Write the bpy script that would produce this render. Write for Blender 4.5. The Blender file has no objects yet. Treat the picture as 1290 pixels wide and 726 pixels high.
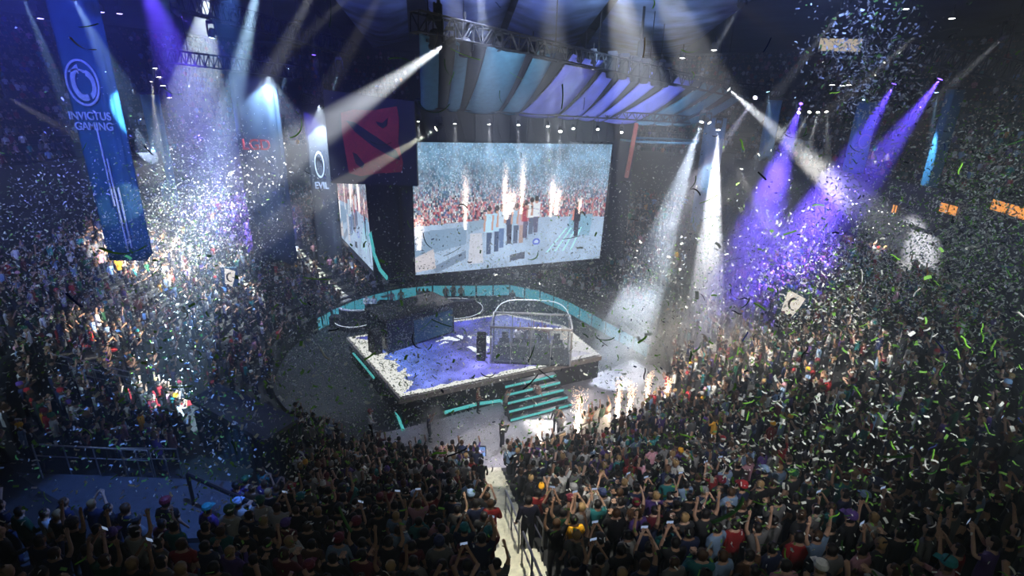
import bpy, bmesh, math, random
import numpy as np
from mathutils import Vector, Matrix
random.seed(7)
RNG = np.random.default_rng(11)
SC = bpy.context.scene
COL = SC.collection
PI = math.pi

# ------------------------------------------------------------------ camera
FPX = 650.0
TH = math.radians(19.3)
ROLL = math.radians(1.4)
CAMZ = 17.0
_f = Vector((0, math.cos(TH), -math.sin(TH)))
_r0 = Vector((1, 0, 0))
_u0 = _r0.cross(_f)
_r = _r0 * math.cos(ROLL) + _u0 * math.sin(ROLL)
_u = _u0 * math.cos(ROLL) - _r0 * math.sin(ROLL)
CAMP = Vector((0, 0, CAMZ))
cam_d = bpy.data.cameras.new('camera')
cam = bpy.data.objects.new('camera', cam_d)
COL.objects.link(cam)
SC.camera = cam
cam.matrix_world = Matrix(((_r.x, _u.x, -_f.x, 0), (_r.y, _u.y, -_f.y, 0), (_r.z, _u.z, -_f.z, CAMZ), (0, 0, 0, 1)))
cam_d.sensor_width = 36
cam_d.lens = FPX / 1290 * 36
cam_d.clip_end = 400
cam_d.clip_start = .05

# ------------------------------------------------------------------ world, exposure, render options
w = bpy.data.worlds.new('world')
SC.world = w
w.use_nodes = True
w.node_tree.nodes['Background'].inputs[0].default_value = (.01, .012, .02, 1)
w.node_tree.nodes['Background'].inputs[1].default_value = .3
vs = SC.view_settings
vs.view_transform = 'Standard'
vs.look = 'None'
vs.exposure = 0.0
vs.gamma = 1
vs.use_curve_mapping = False
SC.cycles.max_bounces = 4
SC.cycles.diffuse_bounces = 2
SC.cycles.glossy_bounces = 2
SC.cycles.transmission_bounces = 3
SC.cycles.transparent_max_bounces = 12
SC.cycles.volume_bounces = 0
SC.cycles.sample_clamp_indirect = 4
SC.cycles.sample_clamp_direct = 0
SC.cycles.volume_step_rate = 3
SC.cycles.volume_max_steps = 128

HAZE = .0075        # density of the stage haze that fills the hall
SPOT = 1.2          # global gain of the beam lights

# ------------------------------------------------------------------ where a sight line meets a plane
def ray(px, py):
    return _f + _r * ((px - 645) / FPX) - _u * ((py - 363) / FPX)
def onz(px, py, z):
    d = ray(px, py)
    return CAMP + d * ((z - CAMZ) / d.z)
def ony(px, py, y):
    d = ray(px, py)
    return CAMP + d * (y / d.y)
def onv(px, py, a, b):
    """on the vertical plane through the ground points a, b"""
    n = Vector((b[1] - a[1], a[0] - b[0], 0))
    d = ray(px, py)
    return CAMP + d * ((Vector((a[0], a[1], 0)) - CAMP).dot(n) / d.dot(n))
def proj(P):
    q = Vector(P) - CAMP
    z = q.dot(_f)
    if z < .1:
        return (-9999, -9999, z)
    return (645 + FPX * q.dot(_r) / z, 363 - FPX * q.dot(_u) / z, z)

CX, CY = -2.5, 34.0          # middle of the bowl
R0, R1, R2 = 13.6, 27.2, 31.0
NEAR0, NEAR1 = math.radians(-146), math.radians(-37)
def near_sector(a):
    a = math.atan2(math.sin(a), math.cos(a))
    return NEAR0 < a < NEAR1
def tz(r, a=0.0):
    if r < R0: return 0.0
    if near_sector(a):
        return .6 + (min(r, 33.5) - R0) * .53
    if r < R1: return .6 + (r - R0) * .53
    if r < 29: return 7.8
    if r < R2: return 12.0
    return 12 + (r - R2) * .6
def tier_hit(px, py, dz=0.0):
    d = ray(px, py)
    t = 3.0
    while t < 130:
        p = CAMP + d * t
        r = math.hypot(p.x - CX, p.y - CY)
        a = math.atan2(p.y - CY, p.x - CX)
        if p.z - dz < tz(r, a):
            return p
        t += .03
    return CAMP + d * 60

# ------------------------------------------------------------------ materials
def nt(name):
    m = bpy.data.materials.new(name)
    m.use_nodes = True
    return m, m.node_tree, m.node_tree.nodes['Principled BSDF']
def mat(name, col, rough=.6, metal=0, var=.15, scale=6, spec=.4, bump=0):
    m, t, b = nt(name)
    n = t.nodes.new('ShaderNodeTexNoise'); n.inputs['Scale'].default_value = scale; n.inputs['Detail'].default_value = 3
    tc = t.nodes.new('ShaderNodeTexCoord'); t.links.new(tc.outputs['Object'], n.inputs['Vector'])
    r = t.nodes.new('ShaderNodeValToRGB')
    c = Vector(col)
    r.color_ramp.elements[0].color = (*(c * (1 - var)), 1); r.color_ramp.elements[0].position = .3
    r.color_ramp.elements[1].color = (*(c * (1 + var)), 1); r.color_ramp.elements[1].position = .7
    t.links.new(n.outputs['Fac'], r.inputs['Fac'])
    t.links.new(r.outputs['Color'], b.inputs['Base Color'])
    b.inputs['Roughness'].default_value = rough
    b.inputs['Metallic'].default_value = metal
    b.inputs['Specular IOR Level'].default_value = spec
    if bump:
        bp = t.nodes.new('ShaderNodeBump'); bp.inputs['Strength'].default_value = bump; bp.inputs['Distance'].default_value = .02
        t.links.new(n.outputs['Fac'], bp.inputs['Height']); t.links.new(bp.outputs['Normal'], b.inputs['Normal'])
    return m
def emis(name, col, s, samp=False):
    m, t, b = nt(name)
    b.inputs['Base Color'].default_value = (*[min(1, c) * .3 for c in col], 1)
    b.inputs['Emission Color'].default_value = (*col, 1)
    b.inputs['Emission Strength'].default_value = s
    m.cycles.emission_sampling = 'AUTO' if samp else 'NONE'
    return m
def attr_mat(name, rough=.75, emit=0, samp=False, trans=0):
    m, t, b = nt(name)
    a = t.nodes.new('ShaderNodeAttribute'); a.attribute_name = 'Col'
    if emit:
        b.inputs['Base Color'].default_value = (.02, .02, .02, 1)
        t.links.new(a.outputs['Color'], b.inputs['Emission Color'])
        b.inputs['Emission Strength'].default_value = emit
        m.cycles.emission_sampling = 'FRONT' if samp else 'NONE'
    else:
        t.links.new(a.outputs['Color'], b.inputs['Base Color'])
    b.inputs['Roughness'].default_value = rough
    b.inputs['Specular IOR Level'].default_value = .25
    return m
def obcol_mat(name, rough=.8, mul=(1, 1, 1), scale=20):
    m, t, b = nt(name)
    o = t.nodes.new('ShaderNodeObjectInfo')
    n = t.nodes.new('ShaderNodeTexNoise'); n.inputs['Scale'].default_value = scale
    mp = t.nodes.new('ShaderNodeMapRange'); mp.inputs['To Min'].default_value = .75; mp.inputs['To Max'].default_value = 1.2
    t.links.new(n.outputs['Fac'], mp.inputs['Value'])
    x = t.nodes.new('ShaderNodeVectorMath'); x.operation = 'SCALE'
    t.links.new(o.outputs['Color'], x.inputs[0]); t.links.new(mp.outputs[0], x.inputs['Scale'])
    t.links.new(x.outputs[0], b.inputs['Base Color'])
    b.inputs['Roughness'].default_value = rough
    b.inputs['Specular IOR Level'].default_value = .2
    return m

M = {
    'concrete': mat('concrete', (.018, .019, .022), .85, bump=.2),
    'floor': mat('dark_floor', (.014, .018, .026), .5, scale=1.2, var=.3),  # a different, darker floor; the shade around the apron is also in this colour
    'apron': mat('lit_apron_floor', (.34, .33, .36), .45, scale=1.0, var=.15),  # grey apron floor, its brightly lit look put into the colour
    'black': mat('matte_black', (.012, .013, .018), .6),
    'blackgloss': mat('gloss_black', (.01, .011, .016), .2),
    'darkmetal': mat('dark_metal', (.03, .032, .04), .4, .6),
    'steel': mat('brushed_steel', (.45, .46, .48), .3, .9),
    'alu': mat('aluminium', (.12, .125, .14), .4, .8),
    'cream': mat('cream_concrete', (.62, .60, .48), .8, bump=.3),
    'ceiling': mat('ceiling_membrane', (.05, .06, .09), .9, scale=.35, var=.5),
    'wall': mat('wall_paint', (.025, .027, .035), .9, scale=.5),
    'teal_cloth': mat('teal_cloth', (.07, .19, .28), .8, scale=3),
    'dark_cloth': mat('charcoal_cloth', (.02, .023, .034), .85, scale=3),
    'lav_cloth': mat('lavender_cloth', (.17, .19, .62), .8, scale=1.5),
    'sky_cloth': mat('pale_blue_cloth', (.20, .27, .45), .8, scale=.35, var=.8),
    'navy_cloth': mat('navy_banner_cloth', (.014, .035, .07), .7, scale=2),
    'teal_banner': mat('teal_banner_cloth', (.015, .09, .17), .7, scale=2),
    'grey_banner': mat('grey_banner_cloth', (.025, .035, .055), .8, scale=2),
    'blue_banner': mat('blue_banner_cloth', (.12, .3, .55), .7, scale=2),
    'print_white': mat('pale_print', (.35, .45, .62), .7),
    'print_red': mat('red_print', (.30, .012, .02), .7),
    'logo_red': mat('logo_red', (.36, .02, .025), .6),
    'wood': mat('lit_timber', (.50, .36, .22), .6),
    'white': mat('white_paint', (.75, .75, .75), .5),
    'seat_red': mat('red_seat_fabric', (.28, .015, .02), .8),
    'rust': mat('rust_paint', (.30, .07, .05), .7),
    'screen_off': mat('dark_glass', (.02, .03, .05), .1),
    'teal_light': emis('teal_led', (.10, .62, .62), .75),
    'teal_soft': emis('teal_led_wall', (.06, .36, .48), .9, True),
    'white_light': emis('white_lens', (1, 1, 1), 14),
    'warm_light': emis('warm_lens', (1, .85, .55), 12),
    'violet_light': emis('violet_lens', (.45, .35, 1), 10),
    'blue_light': emis('blue_lens', (.5, .75, 1), 12),
    'orange_light': emis('orange_suite_light', (1, .38, .06), 1.1),
    'white_sign': emis('white_sign_face', (1, .92, .82), .9),
    'arch_light': emis('arch_led', (.75, .85, 1), .9),
    'spark': emis('spark_fire', (1, .86, .72), 8),
    'spark_dim': emis('spark_ember', (1, .66, .45), 3),
    'phone': emis('phone_screen', (.45, .6, .9), .5),
    'flare_r': emis('red_glow', (1, .05, .02), 4),
    'skin': obcol_mat('skin'), 'shirt': obcol_mat('shirt_cloth'), 'trousers': obcol_mat('trouser_cloth'),
    'hair': obcol_mat('hair', .5), 'shoe': mat('shoe_rubber', (.05, .05, .05), .7),
    'crowd': attr_mat('crowd_colours', .8),
    'confetti': attr_mat('confetti_paper', .35),
    'screen': attr_mat('led_screen', .4, emit=1.3, samp=True),
    'screen2': attr_mat('led_floor', .4, emit=1.0, samp=True),
}
def paper_mat(name):
    m, t, b = nt(name)
    a = t.nodes.new('ShaderNodeAttribute'); a.attribute_name = 'Col'
    df = t.nodes.new('ShaderNodeBsdfDiffuse'); tr = t.nodes.new('ShaderNodeBsdfTranslucent'); mx = t.nodes.new('ShaderNodeMixShader'); mx.inputs[0].default_value = .45
    t.links.new(a.outputs['Color'], df.inputs['Color']); t.links.new(a.outputs['Color'], tr.inputs['Color'])
    t.links.new(df.outputs[0], mx.inputs[1]); t.links.new(tr.outputs[0], mx.inputs[2])
    t.links.new(mx.outputs[0], t.nodes['Material Output'].inputs['Surface'])
    return m
M['confetti'] = paper_mat('confetti_paper')
def glass(name, col, alpha):
    m, t, b = nt(name)
    b.inputs['Base Color'].default_value = (*col, 1); b.inputs['Roughness'].default_value = .1; b.inputs['Alpha'].default_value = alpha
    return m
M['glass'] = glass('booth_glass', (.4, .5, .6), .22)
M['darkglass'] = glass('tinted_glass', (.03, .05, .07), .8)

# ------------------------------------------------------------------ mesh helpers
def tagp(o, label=None, cat=None, group=None, kind=None):
    if label: o['label'] = label
    if cat: o['category'] = cat
    if group: o['group'] = group
    if kind: o['kind'] = kind
    return o
def empty(name, loc, rz=0, label=None, cat=None, group=None):
    o = bpy.data.objects.new(name, None); COL.objects.link(o)
    o.location = loc; o.rotation_euler = (0, 0, rz); o.empty_display_size = .2
    return tagp(o, label, cat, group)
class MB:
    def __init__(s): s.v = []; s.f = []
    def add(s, vs_, fs):
        k = len(s.v); s.v += [tuple(v) for v in vs_]; s.f += [tuple(i + k for i in f) for f in fs]; return s
    def box(s, c, d, rz=0, M4=None):
        c = Vector(c); x, y, z = d[0] / 2, d[1] / 2, d[2] / 2
        b = min(x, y, z) * .12
        vs_ = []
        for sz in (-1, 1):
            for (ax, ay) in ((-1, -1), (1, -1), (1, 1), (-1, 1)):
                vs_.append(Vector((ax * x, ay * y, sz * z)))
        R = Matrix.Rotation(rz, 3, 'Z') if M4 is None else M4
        return s.add([R @ v + c for v in vs_], [(3, 2, 1, 0), (4, 5, 6, 7), (0, 1, 5, 4), (1, 2, 6, 5), (2, 3, 7, 6), (3, 0, 4, 7)])
    def tube(s, a, b, r, n=8, r2=None, cap=True):
        a, b = Vector(a), Vector(b); d = (b - a)
        if d.length < 1e-6: return s
        d.normalize(); x = d.orthogonal().normalized(); y = d.cross(x); r2 = r if r2 is None else r2
        vs_ = [a + (x * math.cos(2 * PI * i / n) + y * math.sin(2 * PI * i / n)) * r for i in range(n)]
        vs_ += [b + (x * math.cos(2 * PI * i / n) + y * math.sin(2 * PI * i / n)) * r2 for i in range(n)]
        fs = [(i, (i + 1) % n, n + (i + 1) % n, n + i) for i in range(n)]
        if cap: fs += [tuple(range(n - 1, -1, -1)), tuple(range(n, 2 * n))]
        return s.add(vs_, fs)
    def path(s, pts, r, n=8):
        for a, b in zip(pts, pts[1:]): s.tube(a, b, r, n)
        return s
    def prism(s, pts, z0, z1):
        n = len(pts)
        return s.add([(p[0], p[1], z0) for p in pts] + [(p[0], p[1], z1) for p in pts],
                     [tuple(range(n - 1, -1, -1)), tuple(range(n, 2 * n))] + [(i, (i + 1) % n, n + (i + 1) % n, n + i) for i in range(n)])
    def slab(s, quad, n_, th):
        """a polygon given as 3-D points, thickened by th along n_"""
        n_ = Vector(n_).normalized(); n = len(quad)
        return s.add([Vector(p) for p in quad] + [Vector(p) + n_ * th for p in quad],
                     [tuple(range(n)), tuple(range(2 * n - 1, n - 1, -1))] + [(i, n + i, n + (i + 1) % n, (i + 1) % n) for i in range(n)])
    def lathe(s, prof, n=16, c=(0, 0, 0)):
        vs_ = []
        for r, z in prof:
            vs_ += [(c[0] + r * math.cos(2 * PI * i / n), c[1] + r * math.sin(2 * PI * i / n), c[2] + z) for i in range(n)]
        fs = []
        for k in range(len(prof) - 1):
            fs += [(k * n + i, k * n + (i + 1) % n, (k + 1) * n + (i + 1) % n, (k + 1) * n + i) for i in range(n)]
        fs += [tuple(range(n - 1, -1, -1)), tuple((len(prof) - 1) * n + i for i in range(n))]
        return s.add(vs_, fs)
    def build(s, name, m, parent=None, bevel=0, smooth=False, world=True):
        me = bpy.data.meshes.new(name); me.from_pydata(s.v, [], s.f)
        me.materials.append(M[m] if isinstance(m, str) else m)
        bm = bmesh.new(); bm.from_mesh(me); bmesh.ops.recalc_face_normals(bm, faces=bm.faces)
        if bevel: bmesh.ops.bevel(bm, geom=list(bm.edges), offset=bevel, segments=2, affect='EDGES', clamp_overlap=True)
        bm.to_mesh(me); bm.free()
        if smooth:
            for p in me.polygons: p.use_smooth = True
        o = bpy.data.objects.new(name, me); COL.objects.link(o)
        if parent is not None:
            o.parent = parent
            if world: o.matrix_parent_inverse = parent_inv(parent)
        return o
def parent_inv(p):
    mm = Matrix.LocRotScale(p.location, p.rotation_euler, p.scale)
    q = p.parent
    while q is not None:
        mm = Matrix.LocRotScale(q.location, q.rotation_euler, q.scale) @ q.matrix_parent_inverse.copy() @ mm if False else mm
        break
    return mm.inverted()
def arrmesh(name, V, Q, m, colors=None, parent=None):
    """quads/tris arrays; colors per vertex"""
    me = bpy.data.meshes.new(name)
    V = np.asarray(V, np.float32); Q = np.asarray(Q, np.int32)
    k = Q.shape[1]
    me.vertices.add(len(V)); me.vertices.foreach_set('co', V.ravel())
    me.loops.add(Q.size); me.loops.foreach_set('vertex_index', Q.ravel())
    me.polygons.add(len(Q)); me.polygons.foreach_set('loop_start', np.arange(0, Q.size, k, dtype=np.int32))
    me.polygons.foreach_set('loop_total', np.full(len(Q), k, np.int32))
    me.update(calc_edges=True)
    me.materials.append(M[m])
    if colors is not None:
        dom = 'POINT' if len(colors) == len(V) else 'FACE'
        if dom == 'FACE':
            colors = np.repeat(colors, k, axis=0); dom = 'CORNER'
        a = me.color_attributes.new('Col', 'FLOAT_COLOR', dom)
        c4 = np.ones((len(colors), 4), np.float32); c4[:, :3] = colors
        a.data.foreach_set('color', c4.ravel())
    o = bpy.data.objects.new(name, me); COL.objects.link(o)
    if parent is not None: o.parent = parent; o.matrix_parent_inverse = parent_inv(parent)
    return o
def text_part(name, s, origin, xdir, udir, size, m, parent, depth=.02, sx=1.0):
    cu = bpy.data.curves.new(name, 'FONT'); cu.body = s; cu.size = size; cu.align_x = 'CENTER'; cu.extrude = depth; cu.offset = size * .012
    tmp = bpy.data.objects.new('tmp', cu); COL.objects.link(tmp)
    bpy.context.view_layer.update()
    me = bpy.data.meshes.new_from_object(tmp.evaluated_get(bpy.context.evaluated_depsgraph_get()))
    bpy.data.objects.remove(tmp)
    x = Vector(xdir).normalized(); u_ = Vector(udir).normalized(); n = x.cross(u_)
    o_ = Vector(origin)
    for v in me.vertices: v.co = o_ + x * v.co.x * sx + u_ * v.co.y + n * v.co.z
    me.materials.clear(); me.materials.append(M[m])
    o = bpy.data.objects.new(name, me); COL.objects.link(o); o.parent = parent; o.matrix_parent_inverse = parent_inv(parent)
    return o

# ------------------------------------------------------------------ general light of the hall: wide unseen washes added as fill, several behind the camera
def wash(name, loc, target, power, size, col, blend=.8):
    l = bpy.data.lights.new(name, 'SPOT'); l.energy = power; l.spot_size = math.radians(size); l.spot_blend = blend; l.shadow_soft_size = .4; l.color = col
    o = bpy.data.objects.new(name, l); COL.objects.link(o); o.location = loc
    o.rotation_euler = (Vector(target) - Vector(loc)).to_track_quat('-Z', 'Y').to_euler()
    return o
WASHES = [
    ('stage_wash_light', (-2, 27, 22.5), (-2, 33, 0), 7000, 70, (.6, .68, 1)),
    ('apron_wash_light', (6, -3, 23), (3, 25, 0), 15000, 30, (.95, .96, 1)),
    ('left_crowd_wash_light', (-16, 0, 23), (-25, 31, 4), 17000, 52, (.5, .72, 1)),
    ('right_crowd_wash_light', (16, 0, 23), (19, 31, 3), 9500, 50, (.6, .82, 1)),
    ('near_crowd_wash_light', (3, 30, 20), (2, 18, 2), 8000, 55, (.85, .92, 1)),
    ('streamer_fill_light', (2, -4, 22), (7, 12, 7), 850, 105, (.9, 1, .85)),  # unseen fill added above the camera to brighten the near streamers
    ('far_right_wash_light', (20, 0, 23.5), (28, 31, 8), 12000, 40, (.75, .95, .9)),
    ('far_crowd_wash_light', (-4, 44, 23), (-4, 56, 3), 8000, 90, (.5, .65, 1)),
]
for a in WASHES: wash(*a)

# ------------------------------------------------------------------ the setting
def ring_strip(rs_zs, a0, a1, n):
    """surface swept round the bowl from a profile [(r, z)...]"""
    mb = MB(); k = len(rs_zs)
    for i in range(n + 1):
        a = a0 + (a1 - a0) * i / n
        for r, z in rs_zs: mb.v.append((CX + r * math.cos(a), CY + r * math.sin(a), z))
    for i in range(n):
        for j in range(k - 1): mb.f.append((i * k + j, i * k + j + 1, (i + 1) * k + j + 1, (i + 1) * k + j))
    return mb
def steps(r0, r1, z0, dr, dzv):
    p = []; r = r0; z = z0
    while r < r1 - 1e-6:
        p += [(r, z), (min(r + dr, r1), z)]; r += dr; z += dzv
    return p, z
ROWD, ROWZ = .85, .4505
prof_low, zl = steps(R0, R1, .6, ROWD, ROWZ)
prof_near, zn = steps(R0, R0 + ROWD * 24, .6, ROWD, ROWZ)
prof_up, zu = steps(R2, 51, 12, .85, .51)
mb = MB(); mb.prism([(CX + 60 * math.cos(i * PI / 24), CY + 60 * math.sin(i * PI / 24)) for i in range(48)], -.3, 0)
tagp(mb.build('floor', 'floor'), kind='structure')
A_FULL0, A_FULL1 = NEAR1, NEAR0 + 2 * PI
tagp(ring_strip([(R0, 0)] + prof_near, NEAR0, NEAR1, 60).build('floor_near_tier', 'concrete'), kind='structure')
tagp(ring_strip([(R0, 0)] + prof_low + [(29, 7.8)], A_FULL0, A_FULL1, 120).build('floor_lower_tier', 'concrete'), kind='structure')
tagp(ring_strip([(29, 7.8), (29, 10.4), (28.4, 10.4), (28.4, 12.9), (28.6, 12.9), (28.6, 12)] + [(R2, 12)], A_FULL0, A_FULL1, 120).build('wall_concourse', 'wall'), kind='structure')
tagp(ring_strip([(R2, 12)] + prof_up, A_FULL0, A_FULL1, 120).build('floor_upper_tier', 'concrete'), kind='structure')
tagp(ring_strip([(51, zu), (51, 26)], A_FULL0, A_FULL1, 90).build('wall_back', 'wall'), kind='structure')
for nm, a, m_ in (('wall_left_end', NEAR0, 'wall'), ('wall_right_end', NEAR1, 'wall')):
    mb = MB(); d = Vector((math.cos(a), math.sin(a), 0)); c0 = Vector((CX, CY, 0))
    pf = [(R0, 0)] + [(p[0], p[1]) for p in prof_low] + [(29, 7.8), (29, 12), (R2, 12), (51, zu), (51, 0)]
    if False: mb.slab([c0 + d * r + Vector((0, 0, z)) for r, z in pf], (0, 0, 1), .01)
mb = MB(); mb.prism([(CX + 52 * math.cos(i * PI / 30), CY + 52 * math.sin(i * PI / 30)) for i in range(60)], 24.5, 24.8)
tagp(mb.build('ceiling', 'ceiling'), kind='structure')
# rear wall behind the camera's seats closes the hall
mb = MB(); mb.box((0, -6, 12), (70, .4, 26)); tagp(mb.build('wall_camera_side', 'wall'), kind='structure')

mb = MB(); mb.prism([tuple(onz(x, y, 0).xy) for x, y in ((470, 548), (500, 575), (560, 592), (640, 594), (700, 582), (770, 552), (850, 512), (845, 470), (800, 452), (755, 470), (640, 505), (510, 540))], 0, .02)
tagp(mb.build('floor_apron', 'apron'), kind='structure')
# raised walk around the floor: low barrier at the foot of the stands
BARR = ring_strip([(R0 - .15, 0), (R0 - .15, 1.0), (R0, 1.0), (R0, .6)], math.radians(-75), math.radians(245), 100)
o = BARR.build('crowd_barrier', 'darkmetal'); tagp(o, 'dark metal barrier ring at the foot of the stands around the arena floor', 'barrier')

# stand aisles (radial stairs)
AISLES = [math.radians(a) for a in (-112, -83.2, -58, -32, -8, 16, 40, 62, 84, 106, 127, 147, 168, 190, 212)]
def in_aisle(r, a, w_=.62):
    for k in AISLES:
        if abs(math.sin(a - k)) * r < w_ and math.cos(a - k) > 0: return True
    return False
AISLE_NAMES = {1: 'cream concrete aisle stairs with handrails at the bottom centre of the near stand',
               10: 'pale aisle stairs climbing the far stand left of the big screen'}
for k, a in enumerate(AISLES):
    if k not in (1, 4, 5, 10, 11, 12): continue
    mb = MB(); nrow = 23 if near_sector(a) else 15
    d = Vector((math.cos(a), math.sin(a), 0)); s_ = Vector((-d.y, d.x, 0))
    Rm = Matrix.Rotation(a, 3, 'Z')
    for j in range(nrow):
        r = R0 + ROWD * j; z = .6 + ROWZ * j
        c = Vector((CX, CY, 0)) + d * (r + ROWD * .5)
        mb.box((c.x, c.y, z + .03), (ROWD, 1.15, .06), M4=Rm)
        c = Vector((CX, CY, 0)) + d * (r + ROWD * .78)
        mb.box((c.x, c.y, z + .14), (ROWD * .45, 1.15, .2), M4=Rm)
    where = {0: 'left part of the near stand, among dark spectators', 2: 'right part of the near stand, among dark spectators',
             4: 'right stand level with the stage', 5: 'right stand under the violet beams', 11: 'far left stand behind the third banner', 12: 'left stand below the hanging banners'}.get(k)
    o = mb.build('aisle_stairs', 'cream'); tagp(o, AISLE_NAMES.get(k) or 'cream aisle stairs in the ' + where, 'stairs', 'aisle stairs')
# ------------------------------------------------------------------ LED screen pictures
def smooth_noise(g, Hh, W, c):
    a = g.random((Hh // c + 3, W // c + 3)); y = np.arange(Hh) / c; x = np.arange(W) / c
    yi = y.astype(int); xi = x.astype(int); fy = (y - yi)[:, None]; fx_ = (x - xi)[None, :]; fy = fy * fy * (3 - 2 * fy); fx_ = fx_ * fx_ * (3 - 2 * fx_)
    A = a[yi][:, xi]; B = a[yi][:, xi + 1]; C_ = a[yi + 1][:, xi]; D_ = a[yi + 1][:, xi + 1]
    return A * (1 - fy) * (1 - fx_) + B * (1 - fy) * fx_ + C_ * fy * (1 - fx_) + D_ * fy * fx_
def paint_screen(W=300, Hh=172, seed=3):
    g = np.random.default_rng(seed)
    u, v = np.meshgrid((np.arange(W) + .5) / W, (np.arange(Hh) + .5) / Hh)
    img = np.zeros((Hh, W, 3))
    # hazy hall above
    haze = np.array([.30, .50, .66]); img[:] = haze
    n = g.random((Hh, W))
    low = smooth_noise(g, Hh, W, 22) * .65 + smooth_noise(g, Hh, W, 7) * .35
    img *= (.45 + .7 * low[..., None] * (.6 + .8 * v[..., None]))
    # crowd: random coloured dots
    pal = np.array([[.75, .72, .7], [.1, .1, .16], [.50, .12, .14], [.72, .48, .42], [.2, .25, .45], [.8, .8, .85], [.05, .05, .08], [.75, .45, .5], [.35, .45, .5]])
    idx = np.repeat(np.repeat(g.integers(0, len(pal), (Hh // 3 + 1, W // 2 + 1)), 3, 0), 2, 1)[:Hh, :W]; dots = pal[idx] * (.6 + .6 * n[..., None])
    cr = np.clip((.85 - v) / .35, .28, 1)[..., None] * (v > .36)[..., None] * .85
    cool = np.array([.45, .6, .9]) * np.clip((v - .55) * 2.2, 0, 1)[..., None] + (1 - np.clip((v - .55) * 2.2, 0, 1)[..., None])
    img = img * (1 - cr) + dots * cool * cr
    img += (g.random((Hh, W)) > .93)[..., None] * .35 * (v > .5)[..., None]
    red = (np.abs(v - .47) < .08) & (np.repeat(np.repeat(g.random((Hh // 4 + 1, W // 3 + 1)), 4, 0), 3, 1)[:Hh, :W] > .78)
    img[red] = img[red] * .4 + np.array([.6, .16, .2]) * .6
    # stage floor
    fl = v < (.38 + .03 * np.sin(u * 3))
    base = np.array([.48, .60, .76]); img[fl] = (base * (.75 + .35 * low[..., None] + .12 * n[..., None]))[fl]
    def quad(p, col, a=1.0):
        p = np.array(p); c = p.mean(0); ins = np.ones((Hh, W), bool)
        for i in range(len(p)):
            q, r = p[i], p[(i + 1) % len(p)]
            s = (r[0] - q[0]) * (v - q[1]) - (r[1] - q[1]) * (u - q[0])
            sc = (r[0] - q[0]) * (c[1] - q[1]) - (r[1] - q[1]) * (c[0] - q[0])
            ins &= (s * sc > 0)
        img[ins] = img[ins] * (1 - a) + np.array(col) * a
    quad([(0, .34), (.25, .36), (.25, .22), (0, .14)], (.30, .42, .56), .8)
    quad([(.26, .4), (.36, .42), (.36, .36), (.26, .3)], (.36, .48, .6), .8)
    quad([(.08, .05), (.25, .17), (.25, .10), (.10, 0)], (.28, .36, .48), .9)
    quad([(.0, .14), (.09, .2), (.1, .04), (0, .02)], (.72, .66, .66), .7)
    quad([(.27, .3), (.33, .3), (.34, .05), (.26, .05)], (.74, .72, .76), .6)
    quad([(.8, .42), (.93, .41), (.92, .22), (.79, .25)], (.32, .52, .66), .9)
    for k in range(4): quad([(.68 + .045 * k, .10), (.69 + .045 * k, .10), (.79 + .028 * k, .30), (.78 + .028 * k, .30)], (.55, .9, 1), .9)
    quad([(.48, .1), (.56, .12), (.56, .06), (.48, .05)], (.12, .14, .2), .9)
    # people standing on the stage
    def man(x, y0, h, shirt, leg, skin=(.6, .42, .36)):
        quad([(x - .011, y0), (x + .012, y0), (x + .014, y0 + h * .5), (x - .013, y0 + h * .5)], leg)
        quad([(x - .02, y0 + h * .45), (x + .02, y0 + h * .45), (x + .021, y0 + h * .84), (x - .021, y0 + h * .84)], shirt)
        quad([(x - .03, y0 + h * .48), (x - .018, y0 + h * .48), (x - .016, y0 + h * .8), (x - .024, y0 + h * .8)], skin)
        m_ = ((u - x) / .010) ** 2 + ((v - y0 - h * .91) / .032) ** 2 < 1; img[m_] = skin
        m_ = ((u - x) / .011) ** 2 + ((v - y0 - h * .945) / .022) ** 2 < 1; img[m_] = (.08, .06, .06)
    man(.365, .12, .40, (.55, .75, .9), (.12, .18, .3)); man(.405, .14, .38, (.5, .7, .88), (.12, .18, .3)); man(.43, .17, .36, (.6, .72, .85), (.2, .3, .5))
    man(.47, .2, .36, (.14, .16, .26), (.1, .1, .16)); man(.505, .2, .33, (.45, .6, .75), (.15, .2, .3)); man(.535, .2, .33, (.55, .5, .6), (.5, .4, .38))
    man(.555, .24, .31, (.5, .12, .18), (.2, .2, .3)); man(.585, .27, .30, (.8, .85, .9), (.2, .25, .35)); man(.61, .28, .30, (.75, .8, .88), (.2, .2, .3))
    man(.84, .22, .30, (.06, .06, .1), (.1, .1, .16), (.7, .35, .3))
    m_ = ((u - .62) / .02) ** 2 + ((v - .2) / .028) ** 2; img[(m_ < 1)] = (.1, .2, .7); img[m_ < .35] = (.6, .7, .9)
    # pyrotechnic jets
    for (x, y0, y1, w_) in ((.245, .34, .86, .014), (.44, .44, .9, .012), (.47, .44, .7, .03), (.53, .44, .97, .014), (.69, .4, .8, .014), (.72, .42, .7, .022), (.02, .2, .52, .02), (.85, .42, .58, .010), (.455, .4, .6, .02)):
        tt = np.clip((v - y0) / (y1 - y0), 0, 1); wid = w_ * (.5 + 1.3 * tt)
        pr = np.exp(-((u - x) / wid) ** 2) * (v > y0) * np.clip((y1 - v) / (y1 - y0) * 1.9, 0, 1)
        s_ = pr * (.25 + 1.1 * (n < .15 + .75 * pr))
        img += np.clip(s_, 0, 1.3)[..., None] * np.array([1.1, .85, .72])
    return np.clip(np.clip(img, 0, 1.4) ** 1.45, 0, 1.4)
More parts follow.
